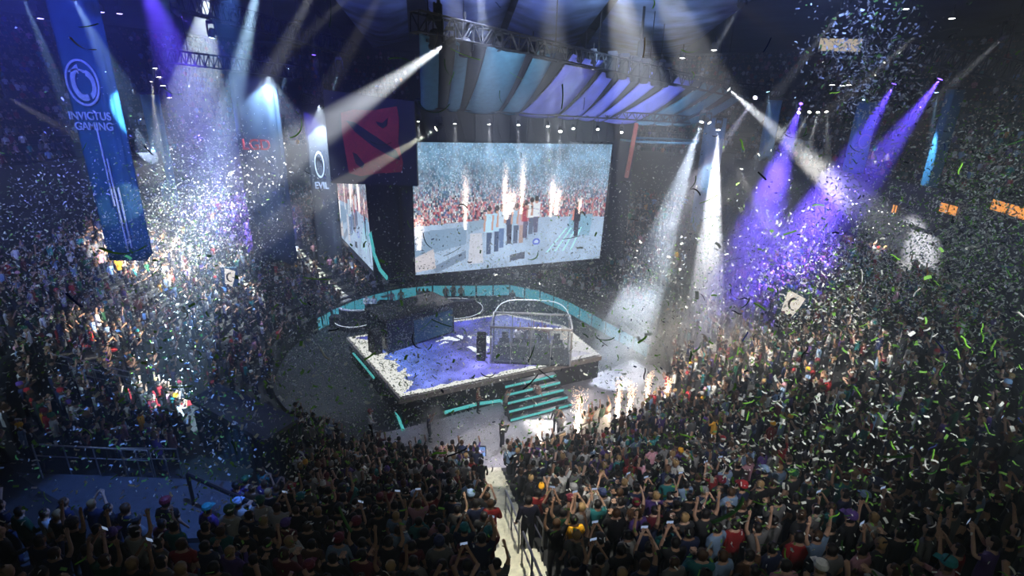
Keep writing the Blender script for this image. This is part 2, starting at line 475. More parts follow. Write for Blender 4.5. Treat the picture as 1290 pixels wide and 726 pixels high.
def screen_mesh(name, TL, TR, BR, BL, img, parent, m='screen', gain=1.0):
    Hh, W = img.shape[:2]
    TL, TR, BR, BL = [np.array(p) for p in (TL, TR, BR, BL)]
    uu, vv = np.meshgrid(np.arange(W + 1) / W, np.arange(Hh + 1) / Hh)
    P = (BL * ((1 - uu) * (1 - vv))[..., None] + BR * (uu * (1 - vv))[..., None] + TR * (uu * vv)[..., None] + TL * ((1 - uu) * vv)[..., None]).reshape(-1, 3)
    i, j = np.meshgrid(np.arange(W), np.arange(Hh)); k = (j * (W + 1) + i).ravel()
    Q = np.stack([k, k + 1, k + W + 2, k + W + 1], 1)
    return arrmesh(name, P, Q, m, img.reshape(-1, 3) * gain, parent)

# ------------------------------------------------------------------ the centre-hung scoreboard
A2, B2 = (-7.15, 36.0), (7.55, 41.4)
SB = empty('scoreboard', (0, 40, 5), 0, 'huge black centre-hung video board showing the winners on its main screen', 'scoreboard')
fx = Vector((B2[0] - A2[0], B2[1] - A2[1], 0)); fl_ = fx.length; fx.normalize(); fn = Vector((fx.y, -fx.x, 0))
def FP(s, z, out=0.0): return Vector((A2[0], A2[1], 0)) + fx * s + fn * out + Vector((0, 0, z))
L2, L3 = (-9.9, 35.8), (-15.7, 46.2)
foot = [A2, B2, (9.6, 43.2), (9.0, 52), (-13, 54), L3, L2]
ZB, ZT = 5.0, 16.8
mb = MB(); mb.prism(foot, ZB, ZT); mb.build('housing', 'black', SB)
mb = MB(); mb.prism([(CX + (p[0] - CX) * 1.04, CY + 4 + (p[1] - CY - 4) * 1.04) for p in foot], ZT, ZT + .5); mb.build('top_rim', 'darkmetal', SB)
mb = MB(); mb.slab([FP(-.1, 4.85), FP(-.1, 5.3), FP(fl_ + .1, 5.3), FP(fl_ + .1, 4.85)], fn, .25); mb.build('lower_rail', 'darkmetal', SB)
IMG = paint_screen()
screen_mesh('main_screen', FP(.1, 14.65, .3), FP(fl_ - .25, 14.5, .3), FP(fl_ - .55, 5.45, .3), FP(0, 5.3, .3), IMG, SB)
mb = MB(); mb.slab([FP(0, 5.2), FP(0, 14.8), FP(fl_ - .1, 14.7), FP(fl_ - .1, 5.2)], fn, .26); mb.build('screen_frame', 'blackgloss', SB)
mb = MB()
for k in range(12):
    s = fl_ * (k + .5) / 12; mb.tube(FP(s, 16.85, .15), FP(s, 14.8, .15), .05, 6); mb.tube(FP(s, 16.8, .15), FP(s + .6, 14.9, .15), .03, 5)
mb.build('truss_ribs', 'darkmetal', SB)
# left face screen (seen at a slant)
lx = Vector((L2[0] - L3[0], L2[1] - L3[1], 0)); ll = lx.length; lx.normalize(); ln = Vector((lx.y, -lx.x, 0))
if ln.x > 0: ln = -ln
def LP(s, z, out=.12): return Vector((L3[0], L3[1], 0)) + lx * s + ln * out + Vector((0, 0, z))
screen_mesh('side_screen', LP(.3, 14.6), LP(ll - .2, 14.6), LP(ll - .2, 5.4), LP(.3, 5.4), IMG[::1, :], SB)
mb = MB()
for (s, z0, z1) in ((-.1, 5.1, 14.9), (ll + .05, 5.1, 14.9)): mb.tube(LP(s, z0, .1), LP(s, z1, .1), .14, 8)
mb.tube(LP(0, 5.15, .1), LP(ll, 5.15, .1), .14, 8); mb.build('side_frame', 'darkmetal', SB)
# curved lower corner fin with a thin lit sliver
c0 = Vector((L2[0] - .25, L2[1] - .2, 0))
prof = [(0, 14), (.05, 10), (.12, 8), (.3, 6.5), (.65, 5.4), (1.3, 4.8), (2.2, 4.7), (2.2, 14)]
mb = MB(); mb.slab([c0 + Vector((p[0], -p[0] * .05, p[1])) for p in prof], (0, -1, 0), .3); mb.build('corner_fin', 'blackgloss', SB)
mb = MB()
pf = [(.12, 8.4), (.28, 6.9), (.62, 5.75), (1.15, 5.0)]
for a_, b_ in zip(pf, pf[1:]):
    mb.slab([c0 + Vector((a_[0] - .08, -.34, a_[1])), c0 + Vector((a_[0] + .10, -.34, a_[1] + .2)), c0 + Vector((b_[0] + .12, -.34, b_[1] + .25)), c0 + Vector((b_[0] - .05, -.34, b_[1]))], (0, -1, 0), .02)
mb.build('lit_edge', 'teal_light', SB)
# suspension rods
for (x, y) in ((-6, 38), (6, 42), (-6, 50), (6, 50)): mb = MB(); mb.tube((x, y, ZT), (x, y, 24.4), .06, 6); mb.build('hoist_cable', 'darkmetal', SB)

# red emblem panel hanging in front of the left corner
TLp, TRp = ony(405, 98, 35.0), ony(522, 128, 34.6)
px_ = Vector((TRp.x - TLp.x, TRp.y - TLp.y, 0)); pw = px_.length; px_.normalize(); pn = Vector((px_.y, -px_.x, 0))
def EP(s, z, out=0): return Vector((TLp.x, TLp.y, 0)) + px_ * s + pn * out + Vector((0, 0, z))
EZ0, EZ1 = 11.9, 17.8
EM = empty('emblem_panel', EP(pw / 2, EZ0), 0, 'black hanging panel with a red square emblem, left of the main screen', 'sign')
mb = MB(); mb.slab([EP(0.0, EZ0), EP(0, EZ1), EP(pw, EZ1 - .6), EP(pw, EZ0)], -pn, .35); mb.build('panel', 'black', EM)
def s_of(px, py):
    p = onv(px, py, (TLp.x, TLp.y), (TRp.x, TRp.y)); return (Vector((p.x, p.y, 0)) - Vector((TLp.x, TLp.y, 0))).dot(px_), p.z
def epoly(name, pts, m_, out, th=.04):
    q = [s_of(*p) for p in pts]; mb = MB(); mb.slab([EP(s, z, out) for s, z in q], pn, th); mb.build(name, m_, EM)
epoly('red_square', [(430, 142), (445, 138), (470, 139), (500, 134), (503, 150), (502, 180), (508, 205), (506, 217), (480, 218), (455, 222), (440, 218), (436, 195), (431, 165)], 'logo_red', .02)
epoly('emblem_bar', [(437, 152), (447, 154), (474, 172), (500, 190), (505, 202), (492, 197), (470, 184), (448, 166)], 'black', .08)
epoly('emblem_notch', [(474, 153), (482, 155), (489, 149), (488, 158), (483, 162), (477, 158)], 'black', .08)
epoly('emblem_corner', [(445, 192), (450, 194), (460, 207), (457, 212), (449, 206)], 'black', .08)

# ------------------------------------------------------------------ light fixtures
def aim_matrix(d):
    return Vector(d).to_track_quat('-Z', 'Y').to_matrix()
_fix = {}
def lens_mat(col, k):
    key = (tuple(round(c, 2) for c in col), k)
    if key not in _fix: _fix[key] = emis('lamp_lens', col, k)
    return _fix[key]
def beam(px, py, Y, tpx, tpy, tY, power, cone, col=(1, 1, 1), label='', size=.42, blend=.25, lens=12, group=None, soft=.08, hang=True):
    """a moving head lamp at a place in the rig, aimed at another place in the hall"""
    P = ony(px, py, Y) if not isinstance(px, Vector) else px
    T = ony(tpx, tpy, tY) if tY is not None else tier_hit(tpx, tpy)
    d = (T - P).normalized()
    root = empty('moving_head_lamp', P, 0, label, 'stage light', group)
    R = aim_matrix(d)
    s = size
    base = MB(); base.box(P + Vector((0, 0, s * 1.25)), (s * .9, s * .7, s * .35)); base.tube(P + Vector((0, 0, s * 1.4)), P + Vector((0, 0, s * 2.1)), s * .09, 6); base.build('base', 'darkmetal', root, bevel=.02)
    yk = MB()
    for sx in (-1, 1): yk.box(P + Vector((sx * s * .5, 0, s * .5)), (s * .1, s * .3, s * 1.3))
    yk.box(P + Vector((0, 0, s * 1.1)), (s * 1.1, s * .3, s * .1)); yk.build('yoke', 'darkmetal', root)
    h = MB(); h.lathe([(s * .18, s * .62), (s * .34, s * .5), (s * .38, .1 * s), (s * .36, -s * .3), (s * .42, -s * .36), (s * .42, -s * .5), (s * .34, -s * .5)], 14)
    h.v = [tuple(R @ Vector(v) + P) for v in h.v]; h.build('lamp_head', 'black', root)
    le = MB(); le.lathe([(s * .33, -s * .52), (s * .2, -s * .56), (.01, -s * .57)], 14); le.v = [tuple(R @ Vector(v) + P) for v in le.v]
    le.build('lens', lens_mat(col, lens), root)
    if power:
        l = bpy.data.lights.new('lamp_light', 'SPOT'); l.energy = power * SPOT; l.spot_size = math.radians(cone); l.spot_blend = blend; l.shadow_soft_size = soft; l.color = col
        lo = bpy.data.objects.new('lamp_light', l); COL.objects.link(lo); lo.location = P + d * (s * .62)
        lo.rotation_euler = d.to_track_quat('-Z', 'Y').to_euler(); lo.parent = root; lo.matrix_parent_inverse = parent_inv(root)
    return root
W_, V_, B_, WM = (1, .98, .95), (.14, .07, 1), (.45, .72, 1), (1, .9, .72)
G1 = 'lamps on the front truss'; G2 = 'lamps above the main screen'
# front truss
TA, TB = ony(522, 27, 26), ony(965, 124, 50)
tdir = (TB - TA); tl = tdir.length; tdir.normalize()
TR = empty('lighting_truss', TA, 0, 'long black lighting truss in front of the striped fabric canopy', 'truss')
def truss(root, A, B, h=.85, wd=.7, n=24, r=.05, m_='black'):
    d = (B - A).normalized(); sd = d.cross(Vector((0, 0, 1))).normalized(); up = sd.cross(d)
    L = (B - A).length
    ch = MB(); di = MB()
    cs = [(sd * a + up * b) for a, b in ((-wd / 2, -h / 2), (wd / 2, -h / 2), (wd / 2, h / 2), (-wd / 2, h / 2))]
    for c in cs: ch.tube(A + c, B + c, r, 6)
    for i in range(n):
        p, q = A + d * (L * i / n), A + d * (L * (i + 1) / n); md = (p + q) / 2
        for j in range(4):
            c1, c2 = cs[j], cs[(j + 1) % 4]
            di.tube(p + c1, md + c2, r * .6, 5); di.tube(md + c2, q + c1, r * .6, 5); di.tube(p + c1, p + c2, r * .6, 5)
    ch.build('chord', m_, root); di.build('lattice', m_, root)
truss(TR, TA, TB, n=30)
for k in (0.02, .25, .5, .75): 
    p = TA + tdir * tl * k; cb = MB(); cb.tube(p + Vector((0, 0, .4)), Vector((p.x, p.y, 24.5)), .03, 5); cb.build('hoist_cable', 'black', TR)
def on_truss(px, py, dz=-.9):
    p = onv(px, py, (TA.x, TA.y), (TB.x, TB.y)); return p
FR = [(548, 50), (567, 52), (586, 60), (628, 58), (671, 66), (683, 68), (730, 73), (747, 75)]
names = ['leftmost lamp hanging from the front truss', 'small lamp throwing the broad white beam across the red emblem', 'bulky dark lamp third along the front truss',
         'white-glowing lamp alone left of the truss centre', 'dark tall lamp throwing a thin beam down to the screen', 'white-glowing lamp right beside the dark tall lamp',
         'left of the paired white lamps over the violet stripe', 'right of the paired white lamps over the violet stripe']
def V3b(px, py): return on_truss(px, py)
for (q, nm) in zip(FR, names):
    P = on_truss(*q)
    tp = {567: (425, 150, 33), 671: (704, 150, 36)}.get(q[0])
    if q[0] == 567: beam(CAMP + (P - CAMP) * .92, 0, 0, 425, 150, 27.5, 420000, 14, W_, nm, .4, group=None, lens=30, blend=.8)
    elif q[0] == 671: beam(P, 0, 0, 700, 145, 38, 30000, 5, W_, nm, .5, lens=14)
    elif q[0] in (548, 586): beam(P, 0, 0, q[0], 300, 33, 0, 10, (.05, .05, .06), nm, .75, lens=.1)
    else: beam(P, 0, 0, q[0] + 8, 220, 40, 6000, 26, W_, nm, .42, blend=.9, lens=16)
# black line-array speakers hanging at the right half of the truss
for k, (px, py) in enumerate([(770, 84), (785, 86), (800, 90), (812, 92), (826, 95), (838, 97)]):
    P = on_truss(px, py)
    root = empty('hanging_moving_lamp', P, 0, ['first', 'second', 'third', 'fourth', 'fifth', 'sixth'][k] + ' from left of the black lamps hanging in a cluster on the truss', 'stage light', 'unlit black lamps in a row on the truss')
    mb = MB(); mb.box(P + Vector((0, 0, .75)), (.6, .5, .25)); mb.build('base', 'darkmetal', root, bevel=.03)
    mb = MB(); mb.box(P + Vector((-.38, 0, .3)), (.08, .3, .9)); mb.box(P + Vector((.38, 0, .3)), (.08, .3, .9)); mb.build('yoke', 'darkmetal', root)
    mb = MB(); mb.lathe([(.2, .5), (.32, .35), (.34, -.3), (.28, -.62), (.26, -.66)], 12, P); mb.build('lamp_head', 'black', root, smooth=False)
    mb = MB(); mb.lathe([(.24, -.67), (.1, -.70)], 12, P); mb.build('lens', 'screen_off', root)
# two vertical masts above
for k, (px, lab) in enumerate(((553, 'thick black hoist mast above the left end of the truss'), (805, 'black chain hoist mast above the middle of the truss'))):
    P = on_truss(px, 45 if k == 0 else 80)
    root = empty('hoist_mast', P, 0, lab, 'hoist')
    mb = MB(); mb.box(P + Vector((0, 0, .9)), (.35, .35, .9)); mb.build('motor', 'black', root, bevel=.04)
    mb = MB(); mb.tube(P, P + Vector((0, 0, 24.4 - P.z)), .09, 8); mb.build('chain', 'black', root)
# row above main screen
for k, (px, py) in enumerate([(527, 150), (573, 153), (616, 154), (653, 155), (690, 157), (722, 160), (753, 161), (783, 165)]):
    P = onv(px, py, (FP(0, 0, 1.0).x, FP(0, 0, 1.0).y), (FP(fl_, 0, 1).x, FP(fl_, 0, 1).y))
    beam(P, 0, 0, px + 3, 260, 35, 14000 if k in (0, 1, 2, 3, 4) else 2500, 20, W_, ['first', 'second', 'third', 'fourth', 'fifth', 'sixth', 'seventh', 'eighth'][k] + ' from left in the row of small white lamps above the main screen', .3, group=G2, lens=20, blend=.8)
P = onv(706, 163, (FP(0, 0, 1.4).x, FP(0, 0, 1.4).y), (FP(fl_, 0, 1.4).x, FP(fl_, 0, 1.4).y))
beam(P, 0, 0, 698, 300, 33, 55000, 9, W_, 'lamp throwing the bright white cone down in front of the main screen', .35, lens=30, blend=1.0)
# lamps over the left side, centre, right:   px py Y | target px py Y | power cone colour label
BEAMS = [
    (553, 160, 32, 395, 255, 29, 110000, 10, WM, 'lamp whose pale beam slants left below the red emblem'),
    (915, 110, 38, 1090, 262, 34, 300000, 14, W_, 'lamp with the widest white beam, right of the canopy'),
    (953, 121, 40, 905, 190, 36, 60000, 7, (.85, .8, 1), 'lamp with the short violet-white beam slanting left, right of the canopy'),
    (885, 150, 38, 850, 250, 36, 100000, 15, (.7, .82, 1), 'blue-white lamp shining down at the right end of the canopy'),
    (905, 160, 38, 888, 400, 34, 130000, 13, (.85, .88, 1), 'lamp throwing a broad white column of light right of the screen'),
    (967, 112, 44, 972, 190, 44, 50000, 9, B_, 'small blue-white lamp right of the widest beam'),
    (1000, 120, 46, 1012, 160, 46, 26000, 8, B_, 'small blue lamp pointing down beside the five-lamp row'),
    (935, 4, 30, 868, 118, 36, 45000, 7, (.9, .9, .92), 'lamp at the top edge sending a grey beam toward the canopy'),
    (1066, 6, 30, 985, 110, 36, 45000, 7, (.9, .9, .88), 'lamp at the top edge amid thick confetti, upper right'),
    (1160, 40, 28, 1075, 115, 33, 45000, 7, WM, 'warm lamp with a pinkish beam in the upper right'),
    (1266, 45, 26, 1185, 120, 32, 36000, 6, (.95, .92, .9), 'lamp with a thin grey beam at the far right'),
    (1188, 95, 32, 1085, 232, 33, 260000, 24, V_, 'violet lamp with a wide violet beam, upper right'),
    (1129, 101, 34, 1050, 240, 35, 230000, 24, V_, 'second violet lamp, left of the wide violet beam'),
    (1088, 110, 42, 1086, 190, 42, 50000, 14, B_, 'blue-white lamp over the pale blue column on the right'),
    (1180, 112, 36, 1172, 200, 36, 30000, 10, B_, 'blue lamp over the teal column at the right'),
    (267, 42, 30, 262, 185, 30, 42000, 7, B_, 'blue-white lamp above the left truss, beam straight down'),
    (295, 22, 30, 320, 80, 32, 20000, 6, B_, 'faint blue lamp high over the middle banner'),
    (365, 82, 36, 345, 140, 36, 42000, 8, B_, 'blue-white lamp at the right end of the left truss'),
    (428, 85, 36, 408, 150, 38, 40000, 8, B_, 'blue-white lamp between the third banner and the emblem'),
    (222, 15, 30, 255, 45, 32, 60000, 10, V_, 'violet lamp at the top left throwing a violet beam'),
    (190, 98, 36, 208, 260, 37, 120000, 8, WM, 'warm white lamp with a steep beam left of the middle banner'),
    (0, 118, 28, 98, 172, 34, 30000, 7, WM, 'warm lamp at the left edge with a low slanting beam'),
    (90, -8, 24, 130, 70, 26, 40000, 16, B_, 'blue lamp lighting the top of the big left banner'),
    (26, -10, 31, 92, 150, 34, 60000, 9, B_, 'blue lamp left of the big banner, beam falling behind it'),
    (338, 88, 33.9, 342, 200, 34.7, 9000, 90, (.7, .85, 1), 'bright lamp right on top of the middle banner'),
    (402, 126, 43, 404, 200, 44.4, 16000, 50, (.8, .9, 1), 'bright lamp on top of the narrow third banner'),
    (170, 158, 40, 180, 185, 42, 20000, 24, (.6, .75, 1), 'blue-white lamp right of the big left banner'),
    (213, 157, 46, 214, 250, 48, 12000, 10, V_, 'left one of two small violet lamps over the far left stand'),
    (243, 157, 46, 232, 185, 46, 26000, 16, V_, 'right one of two small violet lamps over the far left stand'),
    (288, 160, 48, 285, 175, 48, 9000, 14, V_, 'small violet lamp just left of the middle banner'),
    (355, 178, 44, 385, 225, 44, 30000, 9, WM, 'small warm lamp right of the middle banner'),
    (1008, 140, 48, 990, 160, 47, 30000, 9, W_, 'leftmost lamp in the distant fan of small beams'),
    (1021, 139, 48, 1008, 162, 47, 30000, 9, W_, 'second lamp in the distant fan of small beams'),
    (1031, 139, 48, 1025, 164, 47, 30000, 9, W_, 'third lamp in the distant fan of small beams'),
    (1041, 138, 48, 1042, 165, 47, 30000, 9, W_, 'rightmost lamp in the distant fan of small beams'),
    (892, 152, 42, 920, 200, 40, 30000, 6, (.9, .85, .85), 'lamp with a thin crossing beam left of the violet haze'),
    (800, 96, 40, 795, 150, 40, 14000, 4, W_, 'lamp in the dark cluster with a thin straight beam'),
    (833, 88, 36, 862, 148, 38, 14000, 4, WM, 'lamp right of the dark cluster with a thin slanting beam'),
    (395, 65, 40, 397, 90, 40, 2500, 20, V_, 'tiny violet lamp over the dark rigging left of the truss'),
    (1010, 128, 44, 965, 262, 39, 220000, 20, V_, 'violet lamp flooding the smoke on the right with violet'),
    (770, -40, 30, 870, 290, 40, 50000, 13, (.8, .85, 1), 'white lamp lighting the tall smoke right of the screen'),
    (165, -60, 26, 215, 60, 30, 260000, 24, V_, 'violet lamp above the frame washing the upper left haze'),
    (262, -25, 39, 232, 320, 35, 125000, 30, (.85, .95, 1), 'unseen fill lamp added to light the confetti cloud left of the middle banner'),  # broad lamp kept out of view, added for the soft glow here
    (600, -60, 26, 640, 395, 33, 60000, 14, (.8, .85, 1), 'white lamp shining down on the blue stage'),
]
for b in BEAMS: beam(*b, blend=1.0 if b[6] > 150000 else .3)
# the spots that pick out patches of the crowd
SPOTS = [
    (330, -40, 14, 205, 520, None, 150000, 11, (.55, .8, 1), 'cold blue lamp lighting a patch of the lower left crowd'),
    (420, -60, 14, 150, 462, None, 30000, 8, W_, 'lamp lighting the handrails in the lower left crowd'),
    (300, -60, 10, 190, 655, None, 6000, 30, (.12, .3, 1), 'deep blue lamp on the empty floor at the lower left'),
    (500, -60, 18, 85, 322, None, 26000, 5, (1, .95, .8), 'lamp picking out spectators behind the big left banner'),
    (520, -80, 18, 300, 316, None, 26000, 6, (1, .9, .75), 'lamp picking out spectators below the middle banner'),
    (800, -60, 20, 940, 180, None, 30000, 3.5, (1, .8, .6), 'warm lamp picking out the upper stand beside the canopy'),
    (830, -60, 20, 1160, 165, None, 30000, 3, (1, .8, .6), 'warm lamp picking out the upper right stand'),
    (700, -90, 12, 1140, 385, None, 16000, 5, (.5, .7, 1), 'lamp lighting the pale patch of the right crowd'),
    (700, -90, 10, 680, 682, None, 7000, 22, (1, .98, .85), 'lamp over the aisle stairs at the bottom centre'),
    (760, -100, 14, 880, 470, None, 60000, 22, (1, .95, .88), 'lamp lighting the crowd right of the sparks'),
    (800, -100, 16, 1040, 470, None, 40000, 20, (1, .95, .85), 'lamp lighting the middle of the right crowd'),
    (200, -60, 12, 272, 588, None, 9000, 9, (.2, .5, .9), 'blue lamp on the side of the draped block'),
    (560, -90, 14, 640, 585, 21, 9000, 20, (1, .97, .92), 'white lamp over the grey arena floor'),
]
for b in SPOTS: beam(*b)
# small far ceiling lamps
for k, (px, py) in enumerate([(195, 83), (200, 94), (205, 105), (213, 120), (150, 14), (127, 12), (50, 20), (1049, 312 // 3), (1062, 105), (1070, 104), (1142, 8), (1200, 20), (900, 60), (860, 70)]):
    P = ony(px, py, 34)
    lab = ['first and highest in the short column of tiny white lamps, upper left', 'second in the short column of tiny white lamps, upper left', 'third in the short column of tiny white lamps, upper left', 'lowest in the short column of tiny white lamps, upper left',
           'tiny lamp right of two at the top of the big left banner', 'tiny lamp at the top of the big left banner', 'tiny lamp at the top left corner', 'left one of three tiny lamps in the right rigging', 'middle one of three tiny lamps in the right rigging', 'right one of three tiny lamps in the right rigging',
           'tiny lamp amid confetti at the upper right', 'tiny lamp at the upper right corner', 'tiny lamp over the right end of the front truss', 'tiny lamp just above the front truss'][k]
    root = empty('par_lamp', P, 0, lab, 'stage light', 'tiny par lamps in the rigging')
    mb = MB(); mb.lathe([(.08, .3), (.16, .22), (.17, -.1), (.19, -.14)], 10, P); mb.tube(P + Vector((0, 0, .3)), P + Vector((0, 0, .6)), .03, 5); mb.build('can', 'black', root)
    mb = MB(); mb.lathe([(.16, -.145), (.05, -.16)], 10, P); mb.build('lens', 'white_light' if k < 4 or k > 6 else 'violet_light', root)

# ------------------------------------------------------------------ trusses elsewhere in the roof
def xtruss(p0, p1, lab, h=.7, n=14):
    root = empty('lighting_truss', p0, 0, lab, 'truss'); truss(root, p0, p1, h, h * .85, n, .05); 

    for t in (.15, .85):
        p = p0.lerp(p1, t)
        if p.z < 24: mb = MB(); mb.tube(p, Vector((p.x, p.y, 24.5)), .025, 5); mb.build('hoist_cable', 'black', root)
    return root
xtruss(ony(213, 71, 33), ony(376, 91, 33.6), 'black truss holding up the middle banner, left of the emblem')
xtruss(ony(380, 122, 44), ony(412, 134, 44), 'short truss on top of the narrow third banner', .6, 5)
xtruss(ony(232, 2, 30), ony(440, 62, 40), 'dark truss running under the roof above the middle banner', .9, 20)
xtruss(ony(880, 108, 52), ony(1120, 128, 46), 'dark truss right of the canopy, behind the wide white beam', .9, 18)
xtruss(ony(1110, 60, 34), ony(1295, 92, 28), 'dark truss under the roof at the right edge', .9, 14)
xtruss(onv(524, 130, (FP(0, 0, .9).x, FP(0, 0, .9).y), (FP(9, 0, .9).x, FP(9, 0, .9).y)), onv(868, 151, (FP(0, 0, .9).x, FP(0, 0, .9).y), (FP(9, 0, .9).x, FP(9, 0, .9).y)), 'thin truss along the lower edge of the striped canopy', .5, 26)
# rafters of the roof
for k, (a, b_) in enumerate([((700, 120), (1010, -40)), ((470, -30), (960, 95)), ((560, 40), (700, -60)), ((950, 90), (1290, 20)), ((330, -40), (500, 100))]):
    p0, p1 = onz(a[0], a[1] if a[1] < 110 else 108, 23.9), onz(b_[0], min(b_[1], 100), 23.9)
    mb = MB(); mb.tube(p0, p1, .22, 6)
    o = mb.build('roof_beam', 'black'); tagp(o, ['dark roof beam running from the canopy to the top right', 'long dark roof cable beam above the front truss', 'short dark roof beam above the truss left end', 'dark roof beam at the far right of the ceiling', 'dark roof beam over the red emblem'][k], 'roof beam')

# ------------------------------------------------------------------ striped canopy
BL0, BR0 = (FP(0, 0, .6).x, FP(0, 0, .6).y), (FP(fl_, 0, .6).x, FP(fl_, 0, .6).y)
STR = [((528, 553), 40, (530, 551), 136), ((575, 591), 52, (562, 578), 138), ((614, 663), 57, (585, 625), 140), ((676, 700), 62, (631, 651), 142),
       ((722, 761), 68, (653, 698), 145), ((769, 783), 78, (702, 728), 148), ((793, 807), 84, (728, 747), 150), ((820, 841), 90, (748, 760), 151),
       ((855, 876), 97, (760, 797), 153), ((888, 902), 104, (797, 823), 155), ((909, 921), 110, (823, 846), 156), ((929, 940), 117, (846, 866), 157)]
STRM = ['teal_cloth', 'teal_cloth', 'teal_cloth', 'teal_cloth', 'lav_cloth', 'lav_cloth', 'lav_cloth', 'lav_cloth', 'lav_cloth', 'teal_cloth', 'teal_cloth', 'teal_cloth']
def swag(tops, bots, m_, name, lab, group, sagk=.09, off=0.0):
    n, kx = 16, 4; vs_ = []
    for i in range(n + 1):
        t = i / n
        for j in range(kx + 1):
            s = j / kx
            a = tops[0].lerp(tops[1], s); b = bots[0].lerp(bots[1], s)
            p = a.lerp(b, t); L = (b - a).length
            p = p + Vector((0, 0, -sagk * L * 4 * t * (1 - t) * .5 + off)) + Vector((0, 0, -.12 * math.sin(PI * s)))
            vs_.append(p)
    fs = [(i * (kx + 1) + j, i * (kx + 1) + j + 1, (i + 1) * (kx + 1) + j + 1, (i + 1) * (kx + 1) + j) for i in range(n) for j in range(kx)]
    mb = MB().add(vs_, fs); o = mb.build(name, m_, smooth=True)
    so = o.modifiers.new('thick', 'SOLIDIFY'); so.thickness = .02
    tagp(o, lab, 'fabric', group); return o
ords = ['first', 'second', 'third', 'fourth', 'fifth', 'sixth', 'seventh', 'eighth', 'ninth', 'tenth', 'eleventh', 'twelfth']
tops_all = []; bots_all = []
for k, ((x0, x1), ty, (c0_, c1_), by) in enumerate(STR):
    tt = [on_truss(x0, ty), on_truss(x1, ty + (x1 - x0) * .2)]
    bb = [onv(c0_, by, BL0, BR0), onv(c1_, by + (c1_ - c0_) * .06, BL0, BR0)]
    tops_all.append(tt); bots_all.append(bb)
    colr = 'lavender' if STRM[k] == 'lav_cloth' else 'teal'
    swag(tt, bb, STRM[k], 'fabric_stripe', f'{ords[k]} of the {"" if k else "plain "}{colr} fabric stripes of the canopy, counted from its left end', 'light stripes of the canopy')
for k in range(len(STR) - 1):
    tt = [tops_all[k][1], tops_all[k + 1][0]]; bb = [bots_all[k][1], bots_all[k + 1][0]]
    swag(tt, bb, 'dark_cloth', 'fabric_stripe', f'dark fabric stripe between the {ords[k]} and {ords[k + 1]} light stripes of the canopy', 'dark stripes of the canopy', off=.10)
# fabric sails under the roof
def sail(pts, z, m_, lab):
    q = [onz(x, y, z) for x, y in pts]; n = 8; vs_ = []
    for i in range(n + 1):
        for j in range(n + 1):
            s, t = i / n, j / n
            p = q[0] * ((1 - s) * (1 - t)) + q[1] * (s * (1 - t)) + q[2] * (s * t) + q[3] * ((1 - s) * t)
            vs_.append(p + Vector((0, 0, -.8 * math.sin(PI * s) * math.sin(PI * t))))
    fs = [(i * (n + 1) + j, i * (n + 1) + j + 1, (i + 1) * (n + 1) + j + 1, (i + 1) * (n + 1) + j) for i in range(n) for j in range(n)]
    o = MB().add(vs_, fs).build('ceiling_sail', m_, smooth=True); so = o.modifiers.new('thick', 'SOLIDIFY'); so.thickness = .03
    tagp(o, lab, 'fabric sail', 'fabric sails under the roof'); return o
sail([(520, -30), (655, -30), (618, 66), (560, 48)], 23.6, 'sky_cloth', 'pale lavender ceiling sail directly above the left end of the front truss')
sail([(665, -30), (790, -30), (720, 62), (630, 60)], 23.5, 'sky_cloth', 'blue ceiling sail above the middle of the front truss')
sail([(800, -30), (1000, -40), (850, 72), (735, 62)], 23.6, 'sky_cloth', 'long blue-grey ceiling sail right of the hoist mast')
sail([(400, -30), (510, -30), (515, 50), (470, 60)], 23.5, 'sky_cloth', 'violet ceiling sail left of the thick hoist mast')
wash('ceiling_sail_light', (-3, 30, 19.5), (-2, 36, 24), 3600, 110, (.38, .45, 1))
wash('ceiling_sail_light', (5, 32, 19.8), (9, 40, 24), 1600, 110, (.45, .65, .9))
wash('canopy_light', (0, 24, 17), (2, 35, 18.5), 4200, 80, (.7, .78, 1))
wash('canopy_light', (12, 32, 15), (9, 41, 18.8), 4200, 80, (.6, .75, 1))
wash('haze_tint_light', (-12, 12, 21), (-22, 36, 18), 22000, 100, (.10, .13, 1))  # unseen blue spot added to tint the upper left haze
wash('roof_blue_light', (10, 16, 22.5), (14, 44, 19), 9000, 90, (.2, .3, .8))

# ------------------------------------------------------------------ hanging banners
def banner(px0, px1, pyt, py0, py1, Y, lab, m_, depth=.5, folds=5, name='hanging_banner', top=None, zt=None):
    """tall soft banner: x from px0..px1 at its foot, foot at py0"""
    a = ony(px0, py0, Y); b = ony(px1, py1, Y); zt = ony((px0 + px1) / 2, pyt, Y).z if zt is None else zt
    zb = (a.z + b.z) / 2; w_ = b.x - a.x; c = (a.x + b.x) / 2
    root = empty(name, (c, Y, zb), 0, lab, 'banner')
    n = 48; L = 14; mb = MB()
    for k in range(L + 1):
        z = zb + (zt - zb) * k / L; t = k / L
        for i in range(n):
            an = 2 * PI * i / n
            amp = 1 + .06 * math.sin(folds * an + .5 * t) * (1 - .6 * max(0, t - .5)) + .03 * math.sin(11 * an)
            mb.v.append((c + .5 * w_ * amp * math.copysign(abs(math.cos(an)) ** .7, math.cos(an)), Y + depth * amp * math.sin(an), z + (.25 * math.sin(an * 3) if k == 0 else 0)))
    for k in range(L):
        mb.f += [(k * n + i, k * n + (i + 1) % n, (k + 1) * n + (i + 1) % n, (k + 1) * n + i) for i in range(n)]
    mb.f.append(tuple(range(n))); mb.f.append(tuple(L * n + i for i in range(n)))
    mb.build('cloth', m_, root, smooth=True)
    mb = MB(); mb.tube((c - w_ * .55, Y, zt + .1), (c + w_ * .55, Y, zt + .1), .07, 8); mb.build('top_bar', 'darkmetal', root)
    return root, c, w_, zb, zt
